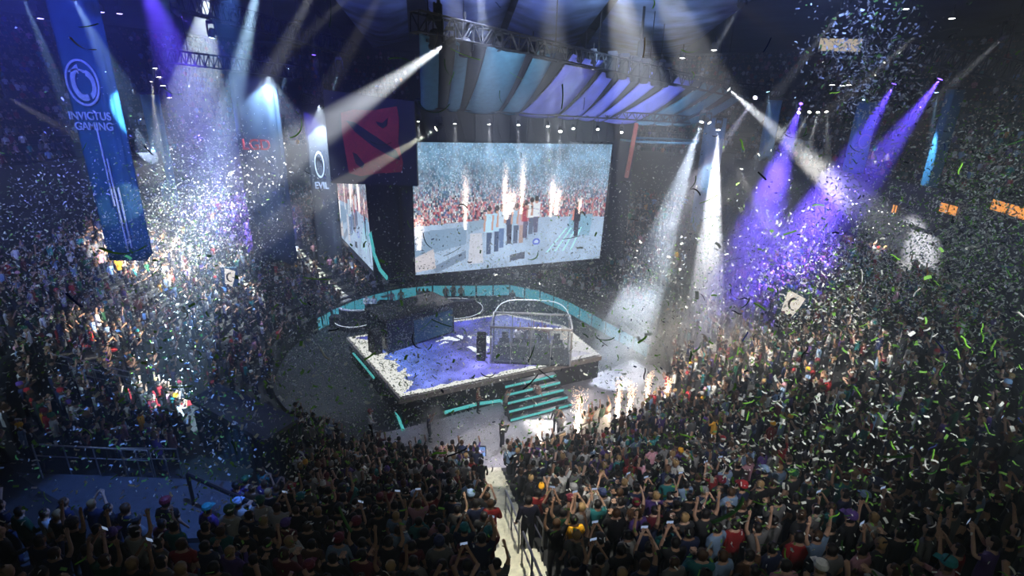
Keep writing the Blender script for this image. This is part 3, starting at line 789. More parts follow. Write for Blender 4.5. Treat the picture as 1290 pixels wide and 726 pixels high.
def ring(mb, c, rx, rz, th, y, n=28, a0=0, a1=2 * PI):
    k = len(mb.v)
    for i in range(n + 1):
        a = a0 + (a1 - a0) * i / n
        for s in (1, 1 - th):
            for dy in (0, .05): mb.v.append((c[0] + rx * s * math.cos(a), y - dy, c[1] + rz * s * math.sin(a)))
    for i in range(n):
        p = k + i * 4; q = p + 4
        mb.f += [(p, q, q + 1, p + 1), (p + 1, q + 1, q + 3, p + 3), (p + 3, q + 3, q + 2, p + 2), (p + 2, q + 2, q, p)]
root, c, w_, zb, zt = banner(139, 189, -40, 326, 318, 28, 'huge teal and navy banner with a round emblem and white lettering at the far left', 'teal_banner', .5)
yb = 28 - .62
lz = ony(128, 105, 27.4).z
mb = MB(); ring(mb, (c + .1, lz), .82, 1.1, .1, yb); ring(mb, (c + .1, lz), .55, .85, .35, yb, 16, math.radians(100), math.radians(290)); ring(mb, (c + .3, lz - .1), .45, .7, .4, yb, 16, math.radians(-70), math.radians(80)); ring(mb, (c - .05, lz + .45), .45, .2, .4, yb, 12, math.radians(0), math.radians(170))
mb.build('round_emblem', 'print_white', root)
text_part('lettering', 'INVICTUS', (c + .05, yb, lz - 1.75), (1, 0, 0), (0, 0, 1), .55, 'print_white', root, sx=.9)
text_part('lettering', 'GAMING', (c + .15, yb, lz - 2.25), (1, 0, 0), (0, 0, 1), .55, 'print_white', root, sx=.9)
mb = MB()
for (x_, z0, z1) in ((.25, 11.5, 15.5), (.42, 9.0, 14.0), (.65, 9.2, 12.5)): mb.box((c + x_, yb + .02, (z0 + z1) / 2), (.07, .05, z1 - z0))
mb.build('pale_stripe', 'print_white', root)
root, c, w_, zb, zt = banner(323, 373, 93, 326, 331, 35, 'dark middle banner lit white at its top corner, hanging from the left truss', 'navy_cloth', .5, 6)
q = ony(332, 183, 34.3)
text_part('lettering', 'LGD', (c, 34.35, q.z - .3), (1, 0, 0), (0, 0, 1), .95, 'print_red', root, sx=1.0)
root, c, w_, zb, zt = banner(402, 431, 134, 331, 333, 45, 'narrow dark banner left of the scoreboard, lit white at its top', 'grey_banner', .45, 5)
q = ony(416, 208, 44.4)
mb = MB(); ring(mb, (c + .1, q.z), .4, 1.1, .15, 44.4); mb.build('oval_emblem', 'print_white', root)
text_part('lettering', 'EVIL', (c + .1, 44.4, q.z - 2.0), (1, 0, 0), (0, 0, 1), .8, 'print_white', root, sx=.8)
banner(206, 226, 120, 262, 262, 44, 'pale distant banner in the beam left of the middle banner', 'blue_banner', .4, 5)
banner(276, 290, 160, 280, 280, 46, 'dim distant banner just left of the middle banner', 'grey_banner', .4, 5)
root, c, w_, zb, zt = banner(1158, 1176, 112, 245, 243, 36, 'slim teal banner column at the right below the violet lamp', 'teal_banner', .4, 5)
root, c, w_, zb, zt = banner(1062, 1088, 128, 215, 215, 42, 'short pale blue banner with a round emblem on the right', 'blue_banner', .4, 5)
q = ony(1076, 178, 41.4); mb = MB(); ring(mb, (c, q.z), .5, .55, .2, 41.5); mb.build('round_emblem', 'print_white', root)
banner(868, 893, 148, 300, 298, 48, 'pale blue banner column right of the scoreboard', 'blue_banner', .4, 5)
banner(955, 972, 126, 200, 200, 50, 'small blue banner under the lamp right of the canopy', 'blue_banner', .35, 5)
# leaning rust coloured pole right of the screen
p0, p1 = ony(802, 155, 40), ony(789, 224, 40)
mb = MB(); mb.box((p0 + p1) / 2, (.28, .28, (p0 - p1).length), M4=(p0 - p1).to_track_quat('Z', 'Y').to_matrix()); o = mb.build('hanging_pole', 'rust', bevel=.04)
tagp(o, 'rust red hanging pole just right of the main screen', 'pole')
# teal ring around it
mb = MB(); cc = ony(830, 177, 42); pts = [cc + Vector((3 * math.cos(a), 3 * math.sin(a), 0)) for a in np.linspace(0, 2 * PI, 28)]; mb.path(pts, .09, 6)
o = mb.build('hoop_truss', 'teal_cloth'); tagp(o, 'thin teal hoop hanging right of the main screen', 'hoop')

# ------------------------------------------------------------------ the stage
ZD = 1.7
def inset(poly, d):
    c = sum((Vector((p[0], p[1], 0)) for p in poly), Vector()) / len(poly); out = []
    n = len(poly)
    for i in range(n):
        p0, p1, p2 = [Vector((poly[(i + k) % n][0], poly[(i + k) % n][1])) for k in (-1, 0, 1)]
        e1, e2 = (p1 - p0).normalized(), (p2 - p1).normalized()
        n1, n2 = Vector((-e1.y, e1.x)), Vector((-e2.y, e2.x))
        cc = Vector((c.x, c.y))
        if n1.dot(cc - p1) < 0: n1 = -n1
        if n2.dot(cc - p1) < 0: n2 = -n2
        b = (n1 + n2); b = b / max(.4, (1 + n1.dot(n2)))
        out.append(tuple(p1 + b * d))
    return out
SPX = [(505, 500), (755, 447), (712, 411), (636, 395), (558, 406), (439, 425)]
SP = [tuple(onz(x, y, ZD).xy) for x, y in SPX]
STG = empty('stage', (SP[0][0] + 4, SP[0][1] + 6, 0), 0, 'raised six-sided main stage with a violet-blue lit floor and white edge', 'stage')
mb = MB(); mb.prism(SP, 0, ZD - .06); mb.build('deck', 'black', STG)
mb = MB(); mb.prism(inset(SP, -.12), ZD - .38, ZD - .06); mb.build('fascia', mat('worn_fascia', (.30, .27, .25), .6), STG)
# lit floor panels: white broken rim, blue middle with a white mark
xs = [p[0] for p in SP]; ys = [p[1] for p in SP]
def inside(poly, X, Y):
    ins = np.zeros(X.shape, bool); n = len(poly); j = n - 1
    for i in range(n):
        xi, yi = poly[i]; xj, yj = poly[j]
        cond = ((yi > Y) != (yj > Y)) & (X < (xj - xi) * (Y - yi) / (yj - yi + 1e-12) + xi); ins ^= cond; j = i
    return ins
g_ = .1
X, Y = np.meshgrid(np.arange(min(xs), max(xs), g_) + g_ / 2, np.arange(min(ys), max(ys), g_) + g_ / 2)
rg = np.random.default_rng(4)
rough_ = smooth_noise(rg, X.shape[0], X.shape[1], 4)
big_ = smooth_noise(rg, X.shape[0], X.shape[1], 13)
def edist(poly, X, Y):
    d = np.full(X.shape, 1e9); n = len(poly); which = np.zeros(X.shape, int)
    for i in range(n):
        (x0, y0), (x1, y1) = poly[i], poly[(i + 1) % n]; L = math.hypot(x1 - x0, y1 - y0)
        t = np.clip(((X - x0) * (x1 - x0) + (Y - y0) * (y1 - y0)) / L ** 2, 0, 1)
        dd = np.hypot(X - x0 - t * (x1 - x0), Y - y0 - t * (y1 - y0)); which[dd < d] = i; d = np.minimum(d, dd)
    return d, which
ins = inside(SP, X, Y); D, Wh = edist(SP, X, Y)
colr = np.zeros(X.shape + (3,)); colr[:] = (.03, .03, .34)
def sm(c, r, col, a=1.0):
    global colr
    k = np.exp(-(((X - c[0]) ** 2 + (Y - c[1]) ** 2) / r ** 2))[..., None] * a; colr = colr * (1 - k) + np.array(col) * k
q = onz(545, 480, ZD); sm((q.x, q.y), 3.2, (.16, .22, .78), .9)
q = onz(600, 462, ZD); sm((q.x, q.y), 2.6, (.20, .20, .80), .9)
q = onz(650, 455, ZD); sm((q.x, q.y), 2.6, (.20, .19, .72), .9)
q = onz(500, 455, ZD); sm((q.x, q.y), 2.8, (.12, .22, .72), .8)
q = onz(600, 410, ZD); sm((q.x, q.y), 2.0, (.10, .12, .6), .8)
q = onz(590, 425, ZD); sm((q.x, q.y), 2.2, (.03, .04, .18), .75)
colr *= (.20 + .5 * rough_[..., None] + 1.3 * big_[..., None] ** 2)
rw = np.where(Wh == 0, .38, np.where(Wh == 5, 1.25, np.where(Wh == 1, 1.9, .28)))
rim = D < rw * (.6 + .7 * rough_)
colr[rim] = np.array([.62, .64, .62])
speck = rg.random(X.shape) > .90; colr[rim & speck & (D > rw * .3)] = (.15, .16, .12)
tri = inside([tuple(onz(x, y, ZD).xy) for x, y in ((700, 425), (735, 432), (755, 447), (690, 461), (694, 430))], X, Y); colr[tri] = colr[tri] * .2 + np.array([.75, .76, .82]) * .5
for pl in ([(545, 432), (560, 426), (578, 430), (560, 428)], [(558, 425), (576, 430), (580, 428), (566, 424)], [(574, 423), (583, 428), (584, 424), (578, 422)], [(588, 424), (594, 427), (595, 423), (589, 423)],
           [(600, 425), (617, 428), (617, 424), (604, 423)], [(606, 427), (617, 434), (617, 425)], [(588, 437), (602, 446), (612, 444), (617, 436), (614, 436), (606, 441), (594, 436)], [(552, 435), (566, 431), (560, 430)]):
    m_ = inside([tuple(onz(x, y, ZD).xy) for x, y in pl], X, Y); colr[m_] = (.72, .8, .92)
ii, jj = np.nonzero(ins); nV = len(ii)
vx = X[ii, jj]; vy = Y[ii, jj]; h_ = g_ / 2
Vv = np.stack([np.stack([vx - h_, vy - h_, np.full(nV, ZD)], 1), np.stack([vx + h_, vy - h_, np.full(nV, ZD)], 1), np.stack([vx + h_, vy + h_, np.full(nV, ZD)], 1), np.stack([vx - h_, vy + h_, np.full(nV, ZD)], 1)], 1).reshape(-1, 3)
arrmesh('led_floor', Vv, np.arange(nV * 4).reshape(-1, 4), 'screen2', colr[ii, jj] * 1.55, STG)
# teal light line round the foot of the stage
FOOT = [tuple(onz(x, y, .05).xy) for x, y in ((478, 470), (487, 503), (497, 515), (508, 543))]
mb = MB(); mb.path([Vector((*p, .12)) for p in FOOT], .09, 6); mb.build('teal_led_strip', 'teal_light', STG); mb = MB()
FOOT2 = [tuple(onz(x, y, .3).xy) for x, y in ((560, 520), (602, 509), (630, 505), (662, 512))]
mb.path([Vector((*p, .30)) for p in FOOT2], .10, 6)
mb.build('teal_led_strip', 'teal_light', STG)
mb = MB(); mb.path([Vector((*tuple(onz(x, y, ZD).xy), .9)) for x, y in ((444, 432), (460, 450), (470, 462))], .07, 6); mb.build('teal_led_strip', 'teal_light', STG)
# front stairs with glowing teal risers
s0, s1 = onz(633, 480, ZD), onz(697, 466, ZD)
sx = Vector((s1.x - s0.x, s1.y - s0.y, 0)); sw = sx.length; sx.normalize(); sn = Vector((sx.y, -sx.x, 0))
ST = empty('stage_stairs', (s0 + s1) / 2 * 1.0, 0, 'wide stage steps with glowing teal risers at the front of the stage', 'stairs'); ST.location.z = 0
Rm = Matrix((sx, -sn, Vector((0, 0, 1)))).transposed()
for k in range(5):
    z1 = ZD - .12 - k * .33
    c = Vector((s0.x, s0.y, 0)) + sx * sw / 2 + sn * (.2 + .36 * k)
    mb = MB(); mb.box((c.x, c.y, z1 / 2), (sw + .15 * k, .36, z1), M4=Rm); mb.build('step', 'darkmetal', ST)
    c2 = c + sn * .19
    mb = MB(); mb.box((c2.x, c2.y, z1 - .09), (sw + .15 * k, .03, .14), M4=Rm); mb.build('teal_riser', 'teal_light', ST)
# LED wall curving behind the stage
CR = [(388, 416), (410, 402), (440, 392), (470, 385), (505, 378), (545, 374), (600, 374), (642, 373), (680, 381), (715, 395), (745, 412), (780, 432), (815, 452)]
pts = [onz(x, y, 0) for x, y in CR]
for p in pts:
    q = Vector((p.x - CX, p.y - CY)); k = min(1, 13.0 / q.length); p.x = CX + q.x * k; p.y = CY + q.y * k
LW = empty('led_wall', pts[5], 0, 'low curved teal glowing wall sweeping behind and around the stage', 'screen'); LW.location.z = 0
for a_, b_ in zip(pts, pts[1:]):
    for k in range(2):
        p, q = a_.lerp(b_, k / 2 + .02), a_.lerp(b_, (k + 1) / 2 - .02)
        d = (q - p).normalized(); n_ = Vector((d.y, -d.x, 0))
        if n_.dot(Vector((CX, 30, 0)) - p) < 0: n_ = -n_
        mb = MB(); mb.slab([p, q, q + Vector((0, 0, 1.15)), p + Vector((0, 0, 1.15))], -n_, .2); mb.build('wall_block', 'darkmetal', LW)
        mb = MB(); mb.slab([p + n_ * .01 + Vector((0, 0, .1)), q + n_ * .01 + Vector((0, 0, .1)), q + n_ * .01 + Vector((0, 0, 1.1)), p + n_ * .01 + Vector((0, 0, 1.1))], n_, .02); mb.build('led_panel', 'teal_soft', LW)

# player booths
def booth(c, rz, w_, d_, h_, arch, lab):
    root = empty('player_booth', c, 0, lab, 'booth')
    R = Matrix.Rotation(rz, 3, 'Z')
    def T(p): return R @ Vector(p) + Vector(c)
    def bx(mb, p, d): mb.box(T(p), d, M4=R)
    mb = MB(); bx(mb, (0, 0, .08), (w_, d_, .16)); mb.build('platform', 'blackgloss', root)
    mb = MB()
    for sx_ in (-1, 1):
        for sy_ in (-1, 1): bx(mb, (sx_ * w_ / 2, sy_ * d_ / 2, h_ / 2), (.1, .1, h_))
    for sy_ in (-1, 1):
        bx(mb, (0, sy_ * d_ / 2, h_), (w_, .1, .12))
        for i in (-1, 0, 1): bx(mb, (i * w_ / 4, sy_ * d_ / 2, h_ / 2), (.05, .05, h_))
    for sx_ in (-1, 1): bx(mb, (sx_ * w_ / 2, 0, h_), (.1, d_, .12))
    mb.build('frame', 'steel' if arch else 'darkmetal', root)
    for sy_ in (-1, 1):
        mb = MB(); bx(mb, (0, sy_ * d_ / 2, h_ / 2), (w_ - .1, .02, h_ - .1)); mb.build('glass_pane', 'glass' if arch else 'darkglass', root)
    for sx_ in (-1, 1):
        mb = MB(); bx(mb, (sx_ * w_ / 2, 0, h_ / 2), (.02, d_ - .1, h_ - .1)); mb.build('glass_pane', 'glass' if arch else 'darkglass', root)
    if not arch:
        mb = MB(); bx(mb, (0, 0, h_ + .1), (w_ + .2, d_ + .2, .12)); mb.build('roof', 'black', root)
    # rounded black end cheek
    e = MB(); pr = []
    for a in np.linspace(0, PI, 9): pr.append((-w_ / 2 - .35 , -d_ * .3 + .45 * -math.cos(a), h_ * .62 + .35 * math.sin(a)))
    quad = [T((p[0], p[1], p[2])) for p in pr] + [T((-w_ / 2 - .35, -d_ * .3 + .45, .1)), T((-w_ / 2 - .35, -d_ * .3 - .45, .1))]
    e.slab(quad, R @ Vector((-1, 0, 0)), .55); e.build('end_cheek', 'black', root, bevel=.03)
    if arch:
        a_ = MB(); pp = []
        for a in np.linspace(PI, 0, 24): pp.append(T((w_ / 2 * 1.02 * math.copysign(abs(math.cos(a)) ** .55, math.cos(a)), d_ / 2 + .2, 1.2 + (h_ - .3) * math.sin(a) ** .6)))
        pp = [T((-w_ / 2 * 1.02, d_ / 2 + .2, 0))] + pp + [T((w_ / 2 * 1.02, d_ / 2 + .2, 0))]
        a_.path(pp, .035, 6); a_.build('glowing_arch', 'arch_light', root)
    else:
        a_ = MB(); bx(a_, (w_ * .18, -d_ / 2 - .06, h_ * .45), (w_ * .6, .05, h_ * .75)); a_.build('teal_side_panel', M['teal_cloth'], root)
    # desk with five monitors
    dk = MB(); bx(dk, (0, -.1, .85), (w_ * .86, .7, .07)); bx(dk, (0, .2, .45), (w_ * .86, .05, .8)); dk.build('player_desk', 'darkmetal', root)
    for i in range(5):
        x_ = (i - 2) * w_ * .17
        m1 = MB(); bx(m1, (x_, -.25, 1.2), (w_ * .13, .04, .34)); bx(m1, (x_, -.25, .95), (.05, .05, .2)); mo = m1.build('monitor', 'black', root)
        m2 = MB(); bx(m2, (x_, -.22, 1.2), (w_ * .12, .01, .3)); m2.build('monitor_screen', 'phone', mo)
        ch = MB(); bx(ch, (x_, .55, .5), (.42, .42, .08)); bx(ch, (x_, .75, .95), (.42, .08, .8)); ch.tube(T((x_, .55, .1)), T((x_, .55, .5)), .04, 6); ch.build('chair', 'black', root)
    return root
b1 = onz(668, 449, ZD); booth((b1.x, b1.y, ZD), math.radians(-2), 5.0, 2.4, 2.5, True, 'clear glass player booth under a glowing arch on the right of the stage')
b2 = onz(519, 424, ZD); booth((b2.x, b2.y, ZD), math.radians(43), 5.2, 2.6, 2.2, False, 'dark tinted player booth on the left of the stage')
# trophy plinth between the booths
p = onz(583, 438, ZD)

# analyst desks on the low platform behind the stage
def desk(px, py, w_, lab, z=.5):
    c = onz(px, py, z); root = empty('host_desk', (c.x, c.y, 0), 0, lab, 'desk')
    n = 18; mb = MB(); mb2 = MB()
    outer = [(c.x + w_ * math.cos(a), c.y - w_ * .45 * math.sin(a)) for a in np.linspace(0, PI, n)]
    inner = [(c.x + w_ * .78 * math.cos(a), c.y - w_ * .3 * math.sin(a)) for a in np.linspace(PI, 0, n)]
    for i in range(n - 1):
        q = [outer[i], outer[i + 1], inner[n - 2 - i], inner[n - 1 - i]]
        mb.prism(q, z + .9, z + .97)
        q2 = [outer[i], outer[i + 1], ((outer[i + 1][0] * .93 + c.x * .07), (outer[i + 1][1] * .93 + c.y * .07)), ((outer[i][0] * .93 + c.x * .07), (outer[i][1] * .93 + c.y * .07))]
        mb2.prism(q2, z, z + .88)
    mb.build('desk_top', 'white', root); mb2.build('desk_front', 'dark_cloth', root)
    mb = MB(); mb.lathe([(w_ * 1.25, 0), (w_ * 1.25, z)], 32, (c.x, c.y, 0)); mb.build('platform', 'darkmetal', root)
    mb = MB(); pts = [Vector((c.x + w_ * 1.27 * math.cos(a), c.y + w_ * 1.27 * math.sin(a), z)) for a in np.linspace(0, 2 * PI, 40)]; mb.path(pts, .03, 5); mb.build('light_rim', 'arch_light', root)
    return c
d1 = desk(573, 388, 1.9, 'curved host desk on a round platform directly behind the stage')
d2 = desk(520, 392, 1.2, 'small curved desk left of the host desk, behind the dark booth')
d3 = desk(448, 402, 1.3, 'curved desk at the far left end of the teal wall')
for k, (px, py, s) in enumerate([(472, 400, 1.0), (486, 396, 1.1), (425, 412, .9), (540, 392, 1.0)]):
    c = onz(px, py, 0); root = empty('equipment_case', c, 0, ['first', 'second', 'third', 'fourth'][k - 4] + ' black road case of the group behind the dark booth', 'case', 'road cases behind the dark booth')
    mb = MB(); mb.box(c + Vector((0, 0, .55 * s)), (1.1 * s, .8 * s, 1.0 * s)); mb.build('body', 'black', root, bevel=.03)
    mb = MB()
    for z in (.08, .75, 1.03): mb.box(c + Vector((0, 0, z * s)), (1.12 * s, .82 * s, .04)); 
    mb.build('metal_edging', 'alu', root)
    for sx_ in (-1, 1):
        mb = MB(); mb.tube(c + Vector((sx_ * .45 * s, -.3 * s, .05)), c + Vector((sx_ * .45 * s + .05, -.3 * s, .05)), .05, 8); mb.build('wheel', 'black', root)

# lit barrier along the right of the arena floor
def barrier(p0, p1, h, m_, lab, inner=True):
    a, b = onz(*p0, 0), onz(*p1, 0); d = (b - a).normalized(); n_ = Vector((-d.y, d.x, 0))
    root = empty('floor_barrier', (a + b) / 2, 0, lab, 'barrier', )
    mb = MB(); mb.slab([a, b, b + Vector((0, 0, h)), a + Vector((0, 0, h))], n_, .25); mb.build('panel', m_, root)
    mb = MB(); mb.tube(a + Vector((0, 0, h + .04)) + n_ * .12, b + Vector((0, 0, h + .04)) + n_ * .12, .07, 8); mb.build('rail', 'steel', root)
barrier((664, 586), (712, 564), .9, 'wood', 'lit timber barrier at the front right of the arena floor by the leftmost spark jet')
barrier((722, 560), (768, 541), .9, 'white', 'white barrier beside the celebrating players on the right of the floor')
barrier((820, 520), (838, 508), .8, 'wood', 'short timber coloured barrier by the rightmost spark jet')

# small monitor facing the stage at the front of the crowd
c = onz(600, 586, 0); root = empty('floor_monitor', (c.x, c.y - .2, 0), 0, 'small lit monitor standing at the front edge of the floor, before the crowd', 'monitor')
mb = MB(); mb.box((c.x, c.y - .2, 1.0), (1.0, .08, .6)); mb.build('housing', 'black', root, bevel=.02)
mb = MB(); mb.box((c.x, c.y - .2, .35), (.1, .1, .7)); mb.box((c.x, c.y - .2, .03), (.7, .5, .05)); mb.build('stand', 'darkmetal', root)
screen_mesh('picture', (c.x - .46, c.y - .26, 1.27), (c.x + .46, c.y - .26, 1.27), (c.x + .46, c.y - .26, .73), (c.x - .46, c.y - .26, .73), IMG[::6, ::6] * np.array([.7, .8, 1.2]), root)

# ------------------------------------------------------------------ spark jets
def sparks(px, py, top, width, lab, dens=1.0, power=700):
    b = onz(px, py, 0.05); P2 = ony(px, top, b.y); H_ = P2.z
    root = empty('spark_fountain', b, 0, lab, 'firework', None)
    mb = MB(); mb.lathe([(.16, 0), (.16, .12), (.07, .2), (.07, .3), (.05, .3)], 12, b); mb.build('nozzle', 'darkmetal', root)
    g = random.Random(int(px))
    core = MB(); em = MB()
    def streak(mb, p, d, l, r): 
        q = p + d * l; x = d.orthogonal().normalized() * r; y = d.cross(x).normalized() * r
        k = [p, p.lerp(q, .5) + x, p.lerp(q, .5) + y, p.lerp(q, .5) - x, p.lerp(q, .5) - y, q]
        mb.add(k, [(0, 1, 2), (0, 2, 3), (0, 3, 4), (0, 4, 1), (5, 2, 1), (5, 3, 2), (5, 4, 3), (5, 1, 4)])
    for i in range(int(240 * dens)):
        t = g.random() ** 1.6; z = .25 + t * (H_ - .25)
        r = width * (.10 + .75 * t) * abs(g.gauss(0, .6)); a = g.uniform(0, 2 * PI)
        p = b + Vector((r * math.cos(a), r * math.sin(a), z)); d = Vector((math.cos(a) * .15 * (t + .1), math.sin(a) * .15, 1)).normalized()
        streak(core if t < .62 else em, p, d, g.uniform(.06, .32) * (1.25 - t), g.uniform(.012, .030))
    for i in range(int(160 * dens)):
        t = .35 + .75 * g.random(); a = g.uniform(0, 2 * PI); r = width * g.uniform(.15, 1.0) * t
        p = b + Vector((r * math.cos(a), r * math.sin(a), t * H_)); streak(em, p, Vector((math.cos(a) * .5, math.sin(a) * .5, g.uniform(-1, .6))).normalized(), g.uniform(.05, .12), .012)
    c_ = MB(); c_.lathe([(.03, 0), (.07, H_ * .15), (.10, H_ * .35), (.05, H_ * .55), (.01, H_ * .7)], 10, b + Vector((0, 0, .3))); c_.build('fire_core', 'spark', root)
    core.build('bright_sparks', 'spark', root)['kind'] = 'stuff'; em.build('embers', 'spark_dim', root)['kind'] = 'stuff'
    l = bpy.data.lights.new('spark_light', 'POINT'); l.energy = power * .08; l.color = (1, .74, .48); l.shadow_soft_size = .25
    lo = bpy.data.objects.new('spark_light', l); COL.objects.link(lo); lo.location = b + Vector((0, 0, 1.2)); lo.parent = root; lo.matrix_parent_inverse = parent_inv(root)
for a in [(678, 581, 533, .22, 'leftmost spark jet, at the front end of the timber barrier', .9, 350), (726, 560, 498, .45, 'ragged spark jet in front of the celebrating players', 1.4, 900), (775, 543, 484, .26, 'left one of the close pair of tall spark jets', 1.3, 900),
          (790, 541, 486, .26, 'right one of the close pair of tall spark jets', 1.3, 900), (811, 531, 474, .22, 'slim spark jet second from the right', 1.1, 600), (837, 521, 480, .20, 'rightmost spark jet beside the crowd', 1.0, 600)]: sparks(*a)

# ------------------------------------------------------------------ people
def build_person(pose):
    """one continuous skinned body for a pose (standing, facing +Y, feet at z=0)"""
    V = []; E_ = []; R = []
    def v(p, r, par=None):
        V.append(Vector(p)); R.append(r if isinstance(r, tuple) else (r, r))
        if par is not None: E_.append((par, len(V) - 1))
        return len(V) - 1
    pel = v((0, 0, .95), (.15, .11)); sp = v((0, .0, 1.12), (.135, .10), pel); ch = v((0, -.01, 1.32), (.165, .115), sp)
    nk = v((0, 0, 1.47), .06, ch); h0 = v((0, .02, 1.545), (.072, .08), nk); h1 = v((0, .02, 1.62), (.080, .098), h0); h2 = v((0, .01, 1.695), (.062, .078), h1)
    v((0, .118, 1.60), .014, h1)
    for s in (-1, 1): v((s * .088, .01, 1.61), .018, h1)
    ends = []
    for s, key in ((-1, 'L'), (1, 'R')):
        sh = v((s * .185, -.01, 1.39), .062, ch)
        el, wr = pose[key]
        el = Vector((s * el[0], el[1], el[2])); wr = Vector((s * wr[0], wr[1], wr[2]))
        e = v(el, .042, sh); wv = v(wr, .027, e)
        d = (wr - el).normalized(); side = d.cross(Vector((0, 0, 1)))
        side = (side if side.length > .2 else Vector((1, 0, 0))).normalized(); curl = d.cross(side).normalized()
        pm = v(wr + d * .05, (.032, .026), wv); pk = v(wr + d * .085, (.036, .020), pm)
        for i, (o_, L) in enumerate(((-.030, .065), (-.010, .078), (.010, .072), (.029, .055))):
            k1 = wr + d * .105 + side * o_; a = v(k1, .011, pk); bq = v(k1 + d * L * .55 + curl * .006, .010, a); v(k1 + d * L * .9 + curl * .022, .008, bq)
        t1 = wr + d * .035 + side * -.045; a = v(t1, .012, pm); v(t1 + d * .04 - side * .022 + curl * .01, .010, a)
        ends.append(wr + d * .12)
        hp = v((s * .085, 0, .88), (.092, .095), pel)
        kx = pose.get('step', 0) * s
        kn = v((s * .10, .03 + kx * .5, .49), .060, hp); an = v((s * .11, -.02 + kx, .10), .042, kn); ft = v((s * .12, .05 + kx, .045), (.042, .036), an); v((s * .13, .16 + kx, .035), (.036, .026), ft)
    me = bpy.data.meshes.new('body'); me.from_pydata([tuple(p) for p in V], E_, [])
    o = bpy.data.objects.new('tmp', me); COL.objects.link(o)
    md = o.modifiers.new('s', 'SKIN'); md.use_smooth_shade = True
    sd = me.skin_vertices
    for k, r in enumerate(R): sd[0].data[k].radius = r
    sd[0].data[0].use_root = True
    sb = o.modifiers.new('d', 'SUBSURF'); sb.levels = 1; sb.render_levels = 1
    bpy.context.view_layer.update()
    dg = bpy.context.evaluated_depsgraph_get(); body = bpy.data.meshes.new_from_object(o.evaluated_get(dg), depsgraph=dg)
    bpy.data.objects.remove(o)
    # clothes cut from the body surface and pushed outward
    segs = []; par = {b: a for a, b in E_}
    for a, b in E_: segs.append((V[a], V[b], a, b))
    arms = {}
    def region(c):
        best = None; bd = 9
        for p, q, a, b in segs:
            t = max(0, min(1, (c - p).dot(q - p) / max(1e-9, (q - p).length_squared))); d = (c - p.lerp(q, t)).length
            if d < bd: bd = d; best = (a, b, t)
        return best
    fcs = [(f, f.center.copy()) for f in body.polygons]
    def cut(test, off, name, puff=0):
        bm = bmesh.new(); vm = {}
        for f, c in fcs:
            if not test(c, reg[f.index]): continue
            vsn = []
            for vi in f.vertices:
                if vi not in vm:
                    vt = body.vertices[vi]; vm[vi] = bm.verts.new(vt.co + vt.normal * off)
                vsn.append(vm[vi])
            try: bm.faces.new(vsn)
            except ValueError: pass
        # closed hem: a rim turned inward
        ed = [e for e in bm.edges if len(e.link_faces) == 1]
        if ed:
            r_ = bmesh.ops.extrude_edge_only(bm, edges=ed)
            cen = {}
            for x in r_['geom']:
                if isinstance(x, bmesh.types.BMVert): x.co = x.co * 1.0 + (Vector((x.co.x * .9, x.co.y * .9, x.co.z)) - x.co) * .1
        m_ = bpy.data.meshes.new(name); bm.to_mesh(m_); bm.free()
        for p_ in m_.polygons: p_.use_smooth = True
        return m_
    reg = [region(c) for f, c in fcs]
    elbows = {}
    idx_sh = [b for a, b in E_ if a == ch and b != nk]
    idx_el = [b for a, b in E_ if a in idx_sh]
    torso = {pel, sp, ch}; hips = [b for a, b in E_ if a == pel and b != sp]
    legs = set(); todo = list(hips)
    while todo:
        k = todo.pop(); legs.add(k); todo += [b for a, b in E_ if a == k]
    def t_shirt(c, r): return (r[0] in torso and r[1] not in (nk,) and c.z > .93 and r[1] not in legs) or (r[1] in idx_el and r[2] < (.62 if not pose.get('long') else 2)) or (r[1] in idx_sh) or (r[1] == nk and c.z < 1.44) or (r[1] in hips and c.z > .93) or (pose.get('long') and r[0] in idx_el)
    def t_trs(c, r): return c.z < .97 and c.z > .09 and (r[1] in legs or r[0] in legs or r[0] == pel or r[1] == pel)
    def t_shoe(c, r): return c.z < .11
    def t_hair(c, r): return r[0] in (nk, h0, h1) and c.z > 1.53 and (c.z > 1.665 or c.y < .01) and abs(c.x) < .12
    for p_ in body.polygons: p_.use_smooth = True
    return dict(body=body, shirt=cut(t_shirt, .016, 'shirt'), trousers=cut(t_trs, .012, 'trousers'), shoeL=cut(lambda c, r: t_shoe(c, r) and c.x < 0, .010, 'shoe'), shoeR=cut(lambda c, r: t_shoe(c, r) and c.x >= 0, .010, 'shoe'), hair=cut(t_hair, .016, 'hair'), hands=ends)
DOWN = ((.25, -.04, 1.13), (.27, .08, .90))
POSES = {
    'standing with arms at the sides': dict(L=DOWN, R=DOWN),
    'filming with both hands raised': dict(L=((.24, .14, 1.36), (.10, .26, 1.62)), R=((.24, .14, 1.36), (.10, .26, 1.62))),
    'with both arms thrown up': dict(L=((.30, .02, 1.62), (.26, .05, 1.88)), R=((.30, .02, 1.62), (.30, .04, 1.88))),
    'with one arm raised': dict(L=DOWN, R=((.26, .10, 1.60), (.20, .16, 1.84)), step=.05),
    'clapping in front of the chest': dict(L=((.26, .08, 1.14), (.06, .30, 1.28)), R=((.26, .08, 1.14), (.06, .30, 1.28)), long=True),
    'in long sleeves with arms lowered': dict(L=DOWN, R=((.27, .02, 1.12), (.16, .22, 1.02)), long=True),
}
PB = {k: build_person(p) for k, p in POSES.items()}
for d in PB.values():
    for k, m_ in (('body', 'skin'), ('shirt', 'shirt'), ('trousers', 'trousers'), ('shoeL', 'shoe'), ('shoeR', 'shoe'), ('hair', 'hair')):
        d[k].materials.clear(); d[k].materials.append(M[m_])
